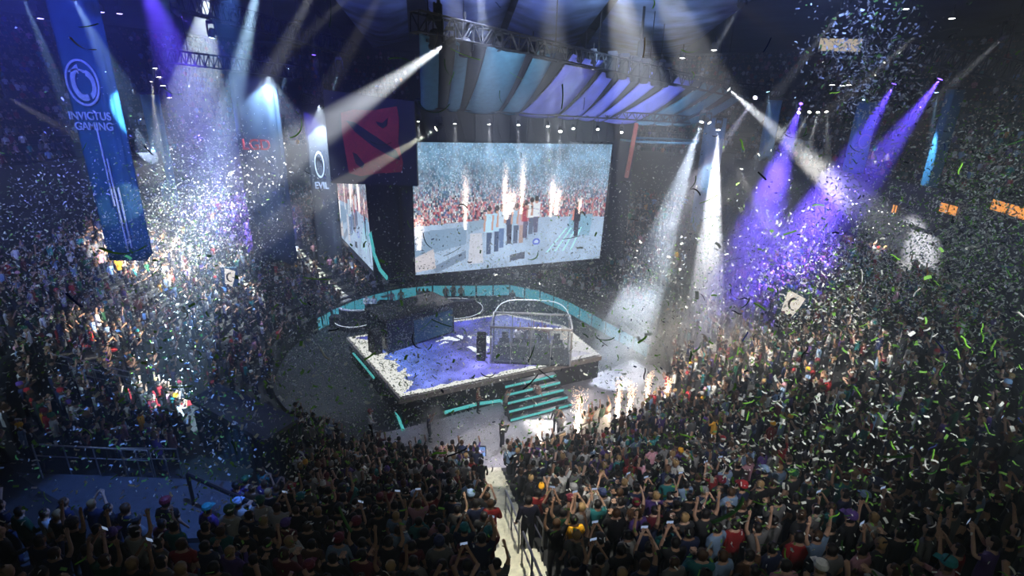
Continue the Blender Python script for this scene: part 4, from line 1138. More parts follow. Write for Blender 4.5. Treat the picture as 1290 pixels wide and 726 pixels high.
# cap shared by all poses
cb = MB(); cb.lathe([(.115, 1.625), (.118, 1.66), (.100, 1.72), (.05, 1.752), (.01, 1.757)], 14, (0, .005, 0)); cb.add([(-.08, .09, 1.64), (.08, .09, 1.64), (.06, .20, 1.625), (-.06, .20, 1.625), (-.08, .09, 1.65), (.08, .09, 1.65), (.06, .20, 1.637), (-.06, .20, 1.637)], [(3, 2, 1, 0), (4, 5, 6, 7), (0, 1, 5, 4), (1, 2, 6, 5), (2, 3, 7, 6), (3, 0, 4, 7)])
_c = cb.build('cap', 'hair'); CAPM = _c.data; bpy.data.objects.remove(_c)
SHIRTS = [('black', (.012, .012, .016), 30), ('charcoal', (.035, .037, .045), 14), ('navy', (.02, .03, .09), 12), ('white', (.62, .62, .62), 9), ('grey', (.20, .20, .21), 9), ('red', (.35, .02, .025), 4), ('maroon', (.14, .015, .03), 4),
          ('teal', (.02, .20, .22), 4), ('dark green', (.015, .10, .05), 4), ('purple', (.10, .05, .25), 4), ('pale blue', (.25, .38, .60), 4), ('pink', (.60, .30, .38), 2), ('yellow', (.85, .42, .02), 1), ('brown', (.12, .06, .03), 3)]
HAIRC = [('black-haired', (.010, .008, .008)), ('brown-haired', (.05, .025, .012)), ('fair-haired', (.28, .18, .08))]
SKINS = [(.50, .30, .21), (.42, .25, .17), (.30, .17, .11), (.56, .36, .27)]
def pick(r, tab):
    s = sum(t[2] for t in tab); x = r.random() * s
    for t in tab:
        x -= t[2]
        if x <= 0: return t
    return tab[-1]
def person(P, face, pose, shirt, hairc, skin, trousers=(.02, .025, .045), cap=None, label='', group=None, scale=1.0, phone=None):
    root = bpy.data.objects.new('person', None); COL.objects.link(root); root.location = P; root.rotation_euler = (0, 0, face); root.scale = (scale,) * 3; root.empty_display_size = .2
    tagp(root, label, 'person', group)
    d = PB[pose]
    for k, nm, col in (('body', 'body', skin), ('shirt', 'shirt', shirt), ('trousers', 'trousers', trousers), ('shoeL', 'shoe', (.05, .05, .05)), ('shoeR', 'shoe', (.05, .05, .05)), ('hair', 'hair', hairc)):
        o = bpy.data.objects.new(nm, d[k]); COL.objects.link(o); o.parent = root; o.color = (*col, 1)
    if cap:
        o = bpy.data.objects.new('cap', CAPM); COL.objects.link(o); o.parent = root; o.color = (*cap, 1)
    return root
_ph = MB(); _ph.box((0, 0, 0), (.155, .012, .078)); _p = _ph.build('phone', 'black', bevel=.004); PHM = _p.data; bpy.data.objects.remove(_p)
_ph = MB(); _ph.box((0, -.0075, 0), (.14, .002, .066)); _p = _ph.build('phone_display', 'phone'); PHD = _p.data; bpy.data.objects.remove(_p)
def phone(P, face, label, group='phones held up by spectators'):
    o = bpy.data.objects.new('phone', PHM); COL.objects.link(o); o.location = P; o.rotation_euler = (0, 0, face); tagp(o, label, 'phone', group)
    q = bpy.data.objects.new('phone_display', PHD); COL.objects.link(q); q.parent = o

def face_to(P, T=(CX, CY)): return math.atan2(T[1] - P[1], T[0] - P[0]) - PI / 2
# named people on the floor and stage
def place(px, py, z, face_px, pose, shirt, label, hair=0, cap=None, trousers=(.02, .025, .045), skin=0, scale=1.0):
    P = onz(px, py, z); T = onz(face_px[0], face_px[1], z)
    return person(P, face_to(P, (T.x, T.y)), pose, shirt, HAIRC[hair][1], SKINS[skin], trousers, cap, label, None, scale), P
place(632, 566, 0, (720, 540), 'clapping in front of the chest', (.03, .035, .03), 'person in dark clothes standing alone on the grey floor, working a camera', scale=1.03)
place(637, 523, 0, (720, 530), 'filming with both hands raised', (.25, .22, .2), 'person with a camera at the foot of the teal stage steps')
place(602, 520, 0, (720, 530), 'in long sleeves with arms lowered', (.22, .08, .05), 'person in a rust brown top beside the teal strip at the stage foot', hair=1)
place(468, 551, 0, (700, 540), 'in long sleeves with arms lowered', (.7, .7, .72), 'person in a white shirt alone at the left edge of the arena floor', cap=(.4, .05, .05))
place(541, 556, 0, (700, 550), 'filming with both hands raised', (.02, .03, .1), 'person in navy standing by the white smoke jet on the left of the floor')
pl = [(733, 552, 'with both arms thrown up', (.75, .7, .65), 'celebrating player in a cream shirt, leftmost of the group by the sparks'), (741, 549, 'with one arm raised', (.5, .2, .12), 'celebrating player in a rust shirt in the group by the sparks'),
      (748, 546, 'with both arms thrown up', (.8, .78, .7), 'celebrating player in a white shirt at the middle of the group by the sparks'), (756, 543, 'clapping in front of the chest', (.12, .2, .14), 'celebrating player in dark green in the group by the sparks'),
      (763, 540, 'with one arm raised', (.55, .35, .28), 'celebrating player in a tan shirt, rightmost of the group by the sparks'), (705, 556, 'filming with both hands raised', (.3, .3, .34), 'person in grey filming the players from the left'),
      (700, 545, 'in long sleeves with arms lowered', (.1, .1, .12), 'person in black between the grey filming person and the stage'), (676, 513, 'standing with arms at the sides', (.3, .2, .18), 'person in brown by the right end of the teal steps')]
for (px, py, ps, sh, lab) in pl: place(px, py, 0, (690, 500), ps, sh, lab)
# people behind the stage, at desks and cameras
for k, (px, py, ps, sh, lab) in enumerate([(463, 396, 'in long sleeves with arms lowered', (.75, .75, .8), 'left of the two people in white by the road cases behind the stage'), (472, 396, 'in long sleeves with arms lowered', (.75, .78, .8), 'right of the two people in white by the road cases behind the stage'),
        (494, 390, 'standing with arms at the sides', (.7, .55, .4), 'person in tan at the teal wall left of the small curved desk'), (506, 388, 'standing with arms at the sides', (.5, .4, .3), 'person in beige beside the person in tan at the teal wall'),
        (529, 386, 'standing with arms at the sides', (.8, .8, .85), 'left one of three people in white at the small desk behind the stage'), (534, 386, 'clapping in front of the chest', (.8, .78, .8), 'middle one of three people in white at the small desk behind the stage'), (539, 386, 'standing with arms at the sides', (.75, .75, .8), 'right one of three people in white at the small desk behind the stage'),
        (562, 383, 'in long sleeves with arms lowered', (.55, .3, .15), 'host in an orange-brown jacket, left at the host desk'), (571, 381, 'in long sleeves with arms lowered', (.1, .1, .15), 'host in black at the middle of the host desk'), (581, 382, 'in long sleeves with arms lowered', (.6, .45, .3), 'host in a tan jacket, right at the host desk'),
        (645, 388, 'in long sleeves with arms lowered', (.06, .06, .1), 'person in black standing behind the clear booth'), (405, 415, 'in long sleeves with arms lowered', (.02, .02, .03), 'dark figure at the left end of the teal wall'), (418, 408, 'filming with both hands raised', (.03, .03, .05), 'dark figure filming at the left end of the teal wall')]):
    P = onz(px, py, 0); person(P, face_to(P, (0, 10)), ps, sh, HAIRC[k % 2][1], SKINS[k % 4], label=lab)
for k, (px, py, sh, cn) in enumerate([(652, 449, (.5, .5, .6), 'pale grey'), (660, 449, (.1, .1, .2), 'navy'), (668, 448, (.6, .6, .7), 'white'), (677, 447, (.12, .12, .2), 'black'), (686, 446, (.3, .1, .1), 'maroon')]):
    P = onz(px, py, ZD); P.y += .6; P.z = ZD + .16; person(P, PI, 'with both arms thrown up' if k % 2 else 'in long sleeves with arms lowered', sh, HAIRC[0][1], SKINS[k % 4], label='player in ' + cn + ' inside the clear glass booth', scale=.98)

# ------------------------------------------------------------------ seats in the bowl, who sits where
KIOSK = (onz(300, 560, 4.0), 3.4)
def blocked(x, y):
    r = math.hypot(x - CX, y - CY); a = math.atan2(y - CY, x - CX)
    if in_aisle(r, a): return True
    px, py, z = proj((x, y, tz(r, a) + .2))
    if 238 < px < 372 and 505 < py < 632 and z < 34: return True          # the black draped entrance
    if -40 < px < 300 and 590 < py < 683 and z < 22: return True          # the empty floor at the lower left
    return False
seats = []
def add_rows(r0, nrow, z0, dr, dz, a0, a1, pitch, keep, lvl):
    for j in range(nrow):
        r = r0 + dr * j + dr * .35; z = z0 + dz * j
        n = int(abs(a1 - a0) * r / pitch)
        for i in range(n):
            a = a0 + (a1 - a0) * (i + .5) / n + random.uniform(-.08, .08) / r
            if random.random() > keep: continue
            rj = r + (random.uniform(-.3, .25) if not near_sector(a) else random.uniform(-.12, .1))
            x, y = CX + rj * math.cos(a), CY + rj * math.sin(a)
            if y < -2 or blocked(x, y): continue
            seats.append((x, y, z, r, a, j, lvl))
add_rows(R0, 23, .6, ROWD, ROWZ, NEAR0, NEAR1, .50, .97, 0)
add_rows(R0, 16, .6, ROWD, ROWZ, NEAR1, NEAR0 + 2 * PI, .43, .97, 0)
add_rows(R2, 22, 12, .85, .51, NEAR1, NEAR0 + 2 * PI, .55, .9, 1)
vis = []
rest = []
for s in seats:
    px, py, z = proj((s[0], s[1], s[2] + 1.4))
    if z < 1 or not (-25 < px < 1315 and -20 < py < 790): continue
    (vis if (s[6] == 0 and z > 3.5) else rest).append((z, s))
vis.sort(key=lambda t: t[0])
NEARP = [t for t in vis if -5 < proj((t[1][0], t[1][1], t[1][2] + 1.4))[0] < 1295 and proj((t[1][0], t[1][1], t[1][2] + 1.6))[1] < 724]
# keep the distance right at the nearest rows: the camera hangs clear of heads
NEARP = [t for t in NEARP if t[0] > 4.5]
IND = NEARP[:296 - 31]
ind_ids = {id(t[1]) for t in IND}
print('seats', len(seats), 'visible', len(vis) + len(rest), 'near', len(IND), 'depth', IND[0][0], IND[-1][0])
g = random.Random(5)
AISLE_A = AISLES[1]
plist = list(POSES)
SHORT = dict(zip(plist, ('arms down', 'filming with raised hands', 'both arms up', 'one arm up', 'clapping', 'in long sleeves')))
special = tier_hit(712, 668, 1.2)
best = min(IND, key=lambda t: math.hypot(t[1][0] - special.x, t[1][1] - special.y))
who = []
for (zd, s) in IND:
    sh = pick(g, SHIRTS); ps = g.choices(plist, [30, 14, 6, 10, 16, 24])[0]; hc = g.choices(HAIRC, [7, 3, 1])[0]; cap = None
    if (zd, s) == best: sh = SHIRTS[12]; ps = plist[0]; hc = HAIRC[0]
    elif sh[0] == 'yellow': sh = SHIRTS[4]
    if g.random() < .14: cap = g.choice(SHIRTS[:11])
    who.append([zd, s, sh, ps, hc, cap])
def neighbour(k, du, dv):
    """shirt colour of the person one seat (du) or one row (dv) away"""
    s = who[k][1]; bestd = .55; res = None
    tx = s[3] * math.sin(s[4] - AISLE_A) + du * .52; tr_ = s[3] + dv * ROWD
    for m, w_ in enumerate(who):
        if m == k: continue
        q = w_[1]; d = math.hypot(q[3] * math.sin(q[4] - AISLE_A) - tx, (q[3] - tr_) * 1.0)
        if d < bestd: bestd = d; res = w_[2][0]
    return res
taken = set()
for k, (zd, s, sh, ps, hc, cap) in enumerate(who):
    x, y, z, r, a, j, lv = s
    off = math.sin(a - AISLE_A) * r; side = 'right' if off > 0 else 'left'
    zone = ('just ' if abs(off) < 2.5 else 'far ' if abs(off) > 9 else '') + side
    Ln, Rn, Fn, Bn = neighbour(k, -1, 0), neighbour(k, 1, 0), neighbour(k, 0, -1), neighbour(k, 0, 1)
    headp = f'{cap[0]}-capped' if cap else hc[0]
    base_ = f'{headp} person in {sh[0]}, {SHORT[ps]}, {zone} of stairs'
    opts = []
    if Ln and Rn: opts.append(f'{base_}, between {Ln} and {Rn} shirts')
    if Fn: opts.append(f'{base_}, behind a {Fn} shirt')
    if Ln and Fn: opts.append(f'{base_}, next to {Ln}, behind {Fn}')
    if Rn and Bn: opts.append(f'{base_}, next to {Rn}, before {Bn}')
    if Ln and Rn and Fn: opts.append(f'{headp} person in {sh[0]}, {SHORT[ps]}, {side} stand, {Ln} left, {Rn} right, {Fn} ahead')
    opts.append(base_)
    lab = next((o for o in opts if o not in taken and len(o.split()) <= 16), None) or next(o for o in opts[::-1] if len(o.split()) <= 16)
    if (zd, s) == best: lab = 'person in a plain yellow T-shirt seen from behind, right of the aisle stairs'
    taken.add(lab)
    P = Vector((x, y, z)); fc = face_to(P) + g.uniform(-.25, .25)
    sc = g.uniform(.93, 1.06)
    tr = g.choice([(.015, .018, .03), (.03, .04, .08), (.02, .02, .02), (.06, .05, .04)])
    person(P, fc, ps, tuple(c * (.55 if sh[0] != 'yellow' else 1) for c in sh[1]), hc[1], tuple(c * .8 for c in SKINS[g.randrange(4)]), tr, cap[1] if cap else None, lab, 'spectators standing in the near stand', sc)
    if ps.startswith('filming') and g.random() < .5:
        q = P + Matrix.Rotation(fc, 3, 'Z') @ Vector((0, .38 * sc, 1.74 * sc))
        phone(q, fc, f'lit phone of {lab}' if len(lab.split()) < 14 else f'lit phone held up by the {headp} person in {sh[0]}, {zone} of stairs')

# low detail figures for everybody else, one mesh
def lowfig(arm):
    """unit figure: returns verts, tris, part id per vertex-face (0 skin 1 shirt 2 legs 3 hair)"""
    V = []; Fq = []; part = []
    def rings(rs, n, pid, cap=True):
        k = len(V)
        for (c, rx, ry) in rs:
            for i in range(n):
                an = 2 * PI * i / n; V.append((c[0] + rx * math.cos(an), c[1] + ry * math.sin(an), c[2]))
        for m_ in range(len(rs) - 1):
            for i in range(n): Fq.append((k + m_ * n + i, k + m_ * n + (i + 1) % n, k + (m_ + 1) * n + (i + 1) % n, k + (m_ + 1) * n + i)); part.append(pid)
    def limb(p, q, r0, r1, pid, n=4):
        k = len(V); p, q = Vector(p), Vector(q); d = (q - p).normalized(); x = d.orthogonal().normalized(); y_ = d.cross(x)
        for c, r in ((p, r0), (q, r1)):
            for i in range(n): an = 2 * PI * i / n; w_ = c + x * r * math.cos(an) + y_ * r * math.sin(an); V.append(tuple(w_))
        for i in range(n): Fq.append((k + i, k + (i + 1) % n, k + n + (i + 1) % n, k + n + i)); part.append(pid)
        Fq.append((k + n, k + n + 1, k + n + 2, k + n + 3)); part.append(pid)
    rings([((0, 0, .35), .14, .11), ((0, 0, .92), .17, .12)], 6, 2)
    rings([((0, 0, .90), .16, .11), ((0, 0, 1.15), .16, .11), ((0, 0, 1.38), .21, .11), ((0, 0, 1.46), .07, .07)], 6, 1)
    rings([((0, .02, 1.46), .05, .05), ((0, .02, 1.53), .08, .09), ((0, .02, 1.62), .09, .10)], 6, 0)
    rings([((0, .0, 1.60), .10, .115), ((0, -.005, 1.70), .085, .10), ((0, -.005, 1.74), .03, .03)], 6, 3)
    for s in (-1, 1):
        if arm == 0 or (arm == 3 and s == -1): A = (s * .25, 0, 1.12), (s * .25, .12, .92)
        elif arm == 1: A = (s * .25, .14, 1.34), (s * .10, .28, 1.62)
        elif arm == 2: A = (s * .30, .03, 1.62), (s * .27, .05, 1.92)
        elif arm == 3: A = (s * .28, .1, 1.6), (s * .22, .15, 1.9)
        else: A = (s * .26, .08, 1.14), (s * .05, .3, 1.28)
        limb((s * .19, 0, 1.40), A[0], .055, .045, 1); limb(A[0], A[1], .04, .045, 0)
    return np.array(V), np.array(Fq), np.array(part)
def mini():
    V, Fq, part = lowfig(0)
    keep = part != 2
    return V, Fq[keep], part[keep]
figs = [lowfig(k) for k in range(5)]
farfig = [mini()]
crowd = [t for t in vis if id(t[1]) not in ind_ids] + rest
Vs, Qs, Cs = [], [], []; base = 0
shc = np.array([s[1] for s in SHIRTS]); shw = np.array([s[2] for s in SHIRTS], float); shw[3] *= 1.3; shw[4] *= 1.2; shw /= shw.sum()
rg = np.random.default_rng(21)
for zd, s in crowd:
    x, y, z, r, a, j, lv = s
    if zd < 4.5 and lv == 0: continue
    V, Fq, part = figs[rg.choice(5, p=[.45, .16, .08, .13, .18])] if lv == 0 else farfig[0]
    f_ = math.atan2(CY - y, CX - x) - PI / 2 + rg.uniform(-.3, .3); c_, s_ = math.cos(f_), math.sin(f_); k = rg.uniform(.92, 1.07)
    if lv == 1: k *= .82
    P = np.empty_like(V); P[:, 0] = (V[:, 0] * c_ - V[:, 1] * s_) * k + x; P[:, 1] = (V[:, 0] * s_ + V[:, 1] * c_) * k + y; P[:, 2] = V[:, 2] * k + z
    Vs.append(P); Qs.append(Fq + base); base += len(V)
    cs = np.empty((len(Fq), 3)); cs[part == 0] = np.array(SKINS[rg.integers(4)]) * .7; cs[part == 1] = shc[rg.choice(len(shc), p=shw)] * rg.uniform(.5, 1.2); cs[part == 2] = (.02, .025, .04)
    cs[part == 3] = HAIRC[rg.choice(3, p=[.7, .22, .08])][1] if rg.random() > .12 else shc[rg.integers(len(shc))]
    Cs.append(cs)
o = arrmesh('spectator_crowd', np.concatenate(Vs), np.concatenate(Qs), 'crowd', np.concatenate(Cs))
tagp(o, 'dense crowd of small spectators filling the stands all around the stage', 'crowd', None, 'stuff')

# ------------------------------------------------------------------ things in and around the stands
# aisle handrails at the bottom centre
def handrail(a, off, r0, r1, lab, h=.95):
    d = Vector((math.cos(a), math.sin(a), 0)); s_ = Vector((-d.y, d.x, 0))
    def Q(r, up): return Vector((CX, CY, 0)) + d * r + s_ * off + Vector((0, 0, .6 + (r - R0) * .53 + up))
    root = empty('handrail', Q(r0, 0), 0, lab, 'handrail')
    mb = MB(); mb.tube(Q(r0, h), Q(r1, h), .03, 8); mb.tube(Q(r0, h * .55), Q(r1, h * .55), .02, 8); mb.build('rail', 'steel', root)
    n = max(2, int((r1 - r0) / 1.3) + 1)
    for i in range(n):
        r = r0 + (r1 - r0) * i / (n - 1); mb = MB(); mb.tube(Q(r, -.2), Q(r, h), .025, 8); mb.build('post', 'steel', root)
handrail(AISLES[1], .05, 20.4, 23.6, 'steel handrail down the middle of the aisle stairs, upper end by the standing guard')
handrail(AISLES[1], .05, 24.2, 28.4, 'steel handrail down the middle of the aisle stairs, nearest the bottom edge')
handrail(AISLES[1], .60, 22.5, 24.0, 'short white-lit handrail at the right edge of the aisle stairs')
# guard in black on the aisle stairs
gp = tier_hit(668, 700 - 14); r = math.hypot(gp.x - CX, gp.y - CY); a = math.atan2(gp.y - CY, gp.x - CX); j = int((r - R0) / ROWD)
d = Vector((math.cos(AISLES[1]), math.sin(AISLES[1]), 0)); s_ = Vector((-d.y, d.x, 0)); P = Vector((CX, CY, 0)) + d * (R0 + ROWD * (j + .4)) + s_ * .32; P.z = .6 + ROWZ * j + .06
person(P, face_to(P), 'in long sleeves with arms lowered', (.012, .012, .03), HAIRC[0][1], SKINS[0], (.01, .01, .015), None, 'guard in black with a pale neckband standing on the aisle stairs', None, 1.05)

# black draped entrance block in the left stand
Ptop = [onz(245, 512, 5.2), onz(278, 497, 5.2), onz(372, 524, 5.2), onz(330, 548, 5.2)]
KB = empty('entrance_block', (Ptop[0] + Ptop[2]) / 2, 0, 'black draped block with a sloping roof standing in the lower left crowd', 'stand'); KB.location.z = 1
pts = [(p.x, p.y) for p in Ptop]
mb = MB(); mb.prism(pts, 1.2, 5.0); mb.build('drape', M['navy_cloth'], KB)
cz = [5.5, 5.7, 5.1, 5.0]
mb = MB(); mb.slab([Vector((CX_.x, CX_.y, z)) + (Vector((CX_.x, CX_.y, 0)) - Vector((sum(p[0] for p in pts) / 4, sum(p[1] for p in pts) / 4, 0))) * .06 for CX_, z in zip(Ptop, cz)], (0, 0, -1), .18); mb.build('roof', mat('slate_roof', (.06, .08, .12), .4), KB)
mb = MB()
for k in range(4):
    p, q = Ptop[k], Ptop[(k + 1) % 4]; n_ = 9
    for i in range(n_): s0_ = p.lerp(q, (i + .5) / n_); mb.tube((s0_.x, s0_.y, 1.2), (s0_.x, s0_.y, 4.95), .12, 6)
mb.build('curtain_folds', M['navy_cloth'], KB)
# ramp edge below it
e0, e1 = tier_hit(282, 594), tier_hit(300, 620)
# flat dark floor at the lower left
q = [tier_hit(x, y) for x, y in ((20, 690), (285, 668), (290, 610), (60, 600))]
zf = sum(p.z for p in q) / 4 + .25
mb = MB(); mb.prism([tuple(onz(x, y, zf).xy) for x, y in ((-60, 690), (300, 676), (292, 606), (-60, 592))], zf - .5, zf); o = mb.build('camera_platform', mat('dark_platform', (.07, .08, .10), .5))
tagp(o, 'empty dark platform washed in blue at the lower left of the stands', 'platform')
mb = MB(); p0, p1 = onz(236, 598, zf + 1.0), onz(330, 640, zf + 1.0); mb.tube(p0, p1, .06, 8); mb.tube((p0.x, p0.y, zf), p0, .05, 8); mb.tube((p1.x, p1.y, zf - 1), p1, .05, 8)
o = mb.build('platform_rail', 'darkmetal'); tagp(o, 'dark rail along the edge of the blue-lit platform', 'rail')
# bright handrails in the left stand
for k, ((x0, y0), (x1, y1), lab) in enumerate([((55, 444), (168, 470), 'long pale handrail across the left crowd'), ((100, 462), (172, 478), 'short pale handrail just below the long one in the left crowd'), ((40, 560), (185, 568), 'thin rail across the blue-lit patch of the left crowd'), ((150, 565), (222, 566), 'short rail right of the thin one in the blue-lit patch')]):
    p0, p1 = tier_hit(x0, y0, 1.2), tier_hit(x1, y1, 1.2); root = empty('handrail', p0, 0, lab, 'handrail')
    mb = MB(); mb.tube(p0, p1, .03, 8); mb.tube(p0 - Vector((0, 0, .4)), p1 - Vector((0, 0, .4)), .02, 8); mb.build('rail', 'steel', root)
    for i in range(5):
        p = p0.lerp(p1, i / 4); mb = MB(); mb.tube(p, p - Vector((0, 0, 1.2)), .02, 8); mb.build('post', 'steel', root)
# lit tunnel signs with a dark curved mark
def sign(px, py, w_, h_, lab, tilt=0):
    P = tier_hit(px, py, 1.9); f_ = face_to((P.x, P.y), (0, 0)); x = Vector((math.cos(f_ + PI), math.sin(f_ + PI), 0)); x = -x if x.dot(_r) < 0 else x; n_ = Vector((x.y, -x.x, 0))
    root = empty('tunnel_sign', P, 0, lab, 'sign')
    up = Vector((0, 0, 1)); c = P + up * .2
    mb = MB(); mb.slab([c - x * w_ / 2 - up * h_ / 2, c + x * w_ / 2 - up * h_ * .5, c + x * w_ / 2 + up * h_ * .38, c - x * w_ / 2 + up * h_ * .5], -n_, .12); mb.build('board', 'teal_banner', root)
    mb = MB(); mb.slab([c - x * w_ * .36 - up * h_ * .3 + n_ * .02, c + x * w_ * .05 - up * h_ * .48 + n_ * .02, c + x * w_ * .22 - up * h_ * .2 + n_ * .02, c + x * w_ * .40 + up * h_ * .22 + n_ * .02, c - x * w_ * .25 + up * h_ * .42 + n_ * .02], n_, .03); mb.build('lit_face', 'white_sign', root)
    mb = MB()
    for i in range(9):
        a0, a1 = math.radians(70 + i * 24), math.radians(70 + (i + 1) * 24); ra = h_ * .20
        cc = c + x * w_ * .04 - up * h_ * .02 + n_ * .08
        mb.tube(cc + x * ra * .7 * math.cos(a0) + up * ra * math.sin(a0), cc + x * ra * .7 * math.cos(a1) + up * ra * math.sin(a1), h_ * .05 * (1 - i * .07), 6)
    mb.build('dark_curved_mark', 'black', root)
sign(998, 386, 1.5, 1.9, 'glowing white sign with a dark claw mark in the right stand')
sign(290, 352, 1.0, 1.6, 'small glowing white sign with a dark mark below the middle banner')
# suites with warm light at the right and dark openings around
for k, (px, w_, lab) in enumerate([(1196, 1.6, 'left one of the two orange-lit suite windows at the right'), (1272, 3.2, 'wide orange-lit suite window at the right edge'), (1128, .5, 'small dim orange suite window left of the others')]):
    d = ray(px, 263); t = 5
    while True:
        p = CAMP + d * t
        if t > 15 and math.hypot(p.x - CX, p.y - CY) > 28.3: break
        t += .05
    a = math.atan2(p.y - CY, p.x - CX); s_ = Vector((-math.sin(a), math.cos(a), 0)); n_ = Vector((-math.cos(a), -math.sin(a), 0))
    root = empty('suite_window', p, 0, lab, 'window', 'suite windows')
    mb = MB(); mb.slab([p - s_ * w_ / 2 - Vector((0, 0, .3)), p + s_ * w_ / 2 - Vector((0, 0, .3)), p + s_ * w_ / 2 + Vector((0, 0, .25)), p - s_ * w_ / 2 + Vector((0, 0, .25))], n_, .05); mb.build('glowing_pane', 'orange_light', root)
    mb = MB(); 
    for z in (-.33, .28): mb.tube(p - s_ * w_ / 2 + Vector((0, 0, z)) + n_ * .05, p + s_ * w_ / 2 + Vector((0, 0, z)) + n_ * .05, .05, 6)
    for k2 in range(3): q = p + s_ * w_ * (k2 / 2 - .5) + n_ * .05; mb.tube(q - Vector((0, 0, .33)), q + Vector((0, 0, .28)), .04, 6)
    mb.build('frame', 'darkmetal', root)
# pale press boxes high in the roof
for k, (px, py, w_, h_, Y, lab) in enumerate([(1052, 58, 3.2, 1.3, 40, 'pale lit control box high up among the confetti, upper right'), (867, 108, 1.6, .7, 44, 'small warm lit box at the right end of the canopy')]):
    P = ony(px, py, Y); root = empty('lit_box', P, 0, lab, 'box')
    mb = MB(); mb.box(P, (w_, 1.2, h_)); mb.build('housing', 'darkmetal', root, bevel=.03)
    mb = MB(); mb.box(P - Vector((0, .62, 0)), (w_ * .9, .04, h_ * .6)); mb.build('lit_pane', emis('dim_warm_pane', (1, .85, .6), .55), root)
# red chairs in the lower left patch
cs0 = []
seatm = MB(); seatm.box((0, 0, .45), (.46, .45, .08)); SM = seatm.build('s', 'seat_red', bevel=.02).data
backm = MB(); backm.box((0, -.25, .75), (.46, .07, .65)); BM_ = backm.build('b', 'seat_red', bevel=.02).data
legm = MB()
for sx_ in (-1, 1): legm.box((sx_ * .2, -.05, .21), (.05, .35, .42))
LM = legm.build('l', 'darkmetal').data
for nm in ('s', 'b', 'l'): bpy.data.objects.remove(bpy.data.objects[nm])
rows = ['topmost', 'second', 'third', 'fourth']
for ci, (px, py, pn_) in enumerate([(118, 430, 'left'), (168, 545, 'middle'), (205, 500, 'upper'), (240, 470, 'right'), (344, 460, 'far')]):
    P0 = tier_hit(px, py, .6); r0_ = math.hypot(P0.x - CX, P0.y - CY); a = math.atan2(P0.y - CY, P0.x - CX); j0 = int((r0_ - R0) / ROWD)
    for i in range(4):
        j = j0 + 2 - i
        if j < 0: continue
        rr = R0 + ROWD * (j + .35); P = Vector((CX + rr * math.cos(a), CY + rr * math.sin(a), .6 + ROWZ * j))
        root = empty('stadium_seat', P, face_to(P), f'empty red seat, {rows[i]} of the {pn_} column of empty seats in the left stand', 'seat', 'empty red seats in the left stand')
        for nm, me in (('seat', SM), ('backrest', BM_), ('legs', LM)):
            o = bpy.data.objects.new(nm, me); COL.objects.link(o); o.parent = root

# ------------------------------------------------------------------ confetti
def flecks(n, fn_pos, smin, smax, palette, pw_, rs):
    g = np.random.default_rng(rs); P = fn_pos(g, n); n = len(P)
    L = g.uniform(smin, smax, n)[:, None]; Wd = L * g.uniform(.25, .5, n)[:, None]
    a = g.normal(size=(n, 3)); a /= np.linalg.norm(a, axis=1)[:, None]; b = g.normal(size=(n, 3)); b -= (b * a).sum(1)[:, None] * a; b /= np.linalg.norm(b, axis=1)[:, None]
    c = np.cross(a, b)
    # a bent strip of two quads
    V = np.stack([P - a * L - b * Wd, P - a * L + b * Wd, P + b * Wd + c * L * .35, P - b * Wd + c * L * .35, P + a * L + b * Wd, P + a * L - b * Wd], 1).reshape(-1, 3)
    k = np.arange(n)[:, None] * 6; Q = np.concatenate([k + [0, 1, 2, 3], k + [3, 2, 4, 5]], 0)
    col = np.array(palette)[g.choice(len(palette), n, p=pw_)]
    return V, Q, np.concatenate([col, col], 0)
def gauss_px(px, py, sx_, sy_, y0, y1):
    """confetti cloud: spread about a sight line between two distances, a real volume of air"""
    def fn(g, n):
        Yv = g.uniform(y0, y1, n); X_ = g.normal(px, sx_, n); Y_ = g.normal(py, sy_, n)
        f_, r__, u__ = np.array(_f), np.array(_r), np.array(_u)
        d = f_ + r__ * ((X_ - 645) / FPX)[:, None] - u__ * ((Y_ - 363) / FPX)[:, None]
        P = np.array(CAMP) + d * (Yv / d[:, 1])[:, None]
        rr = np.hypot(P[:, 0] - CX, P[:, 1] - CY); ok = (P[:, 2] > .05) & (P[:, 2] < 23) & (rr < 48)
        ground = np.where(rr < R0, 0, .6 + (rr - R0) * .53) + 1.5
        ok &= (P[:, 2] > np.where(rr < R0, 0.03, ground)) | (rr > 29)
        return P[ok]
    return fn
def hall(g, n):
    P = np.stack([g.uniform(-30, 30, n), g.uniform(3, 58, n), g.uniform(0, 1, n) ** 1.5 * 14], 1); P = P[np.linalg.norm(P - np.array(CAMP), axis=1) > 11]; rr = np.hypot(P[:, 0] - CX, P[:, 1] - CY)
    return P[(P[:, 2] > np.where(rr < R0, .02, .6 + (rr - R0) * .53 + 1.6)) & (rr < 34)]
def ground_f(g, n):
    a = g.uniform(0, 2 * PI, n); r = 13.3 * np.sqrt(g.random(n)); P = np.stack([CX + r * np.cos(a), CY + r * np.sin(a), np.full(n, .03)], 1)
    on = inside(SP, P[:, 0], P[:, 1]); P[on, 2] = ZD + .03; return P
WHT, GRN, DRK, SIL = (.75, .78, .72), (.20, .44, .09), (.02, .03, .05), (.55, .60, .68)
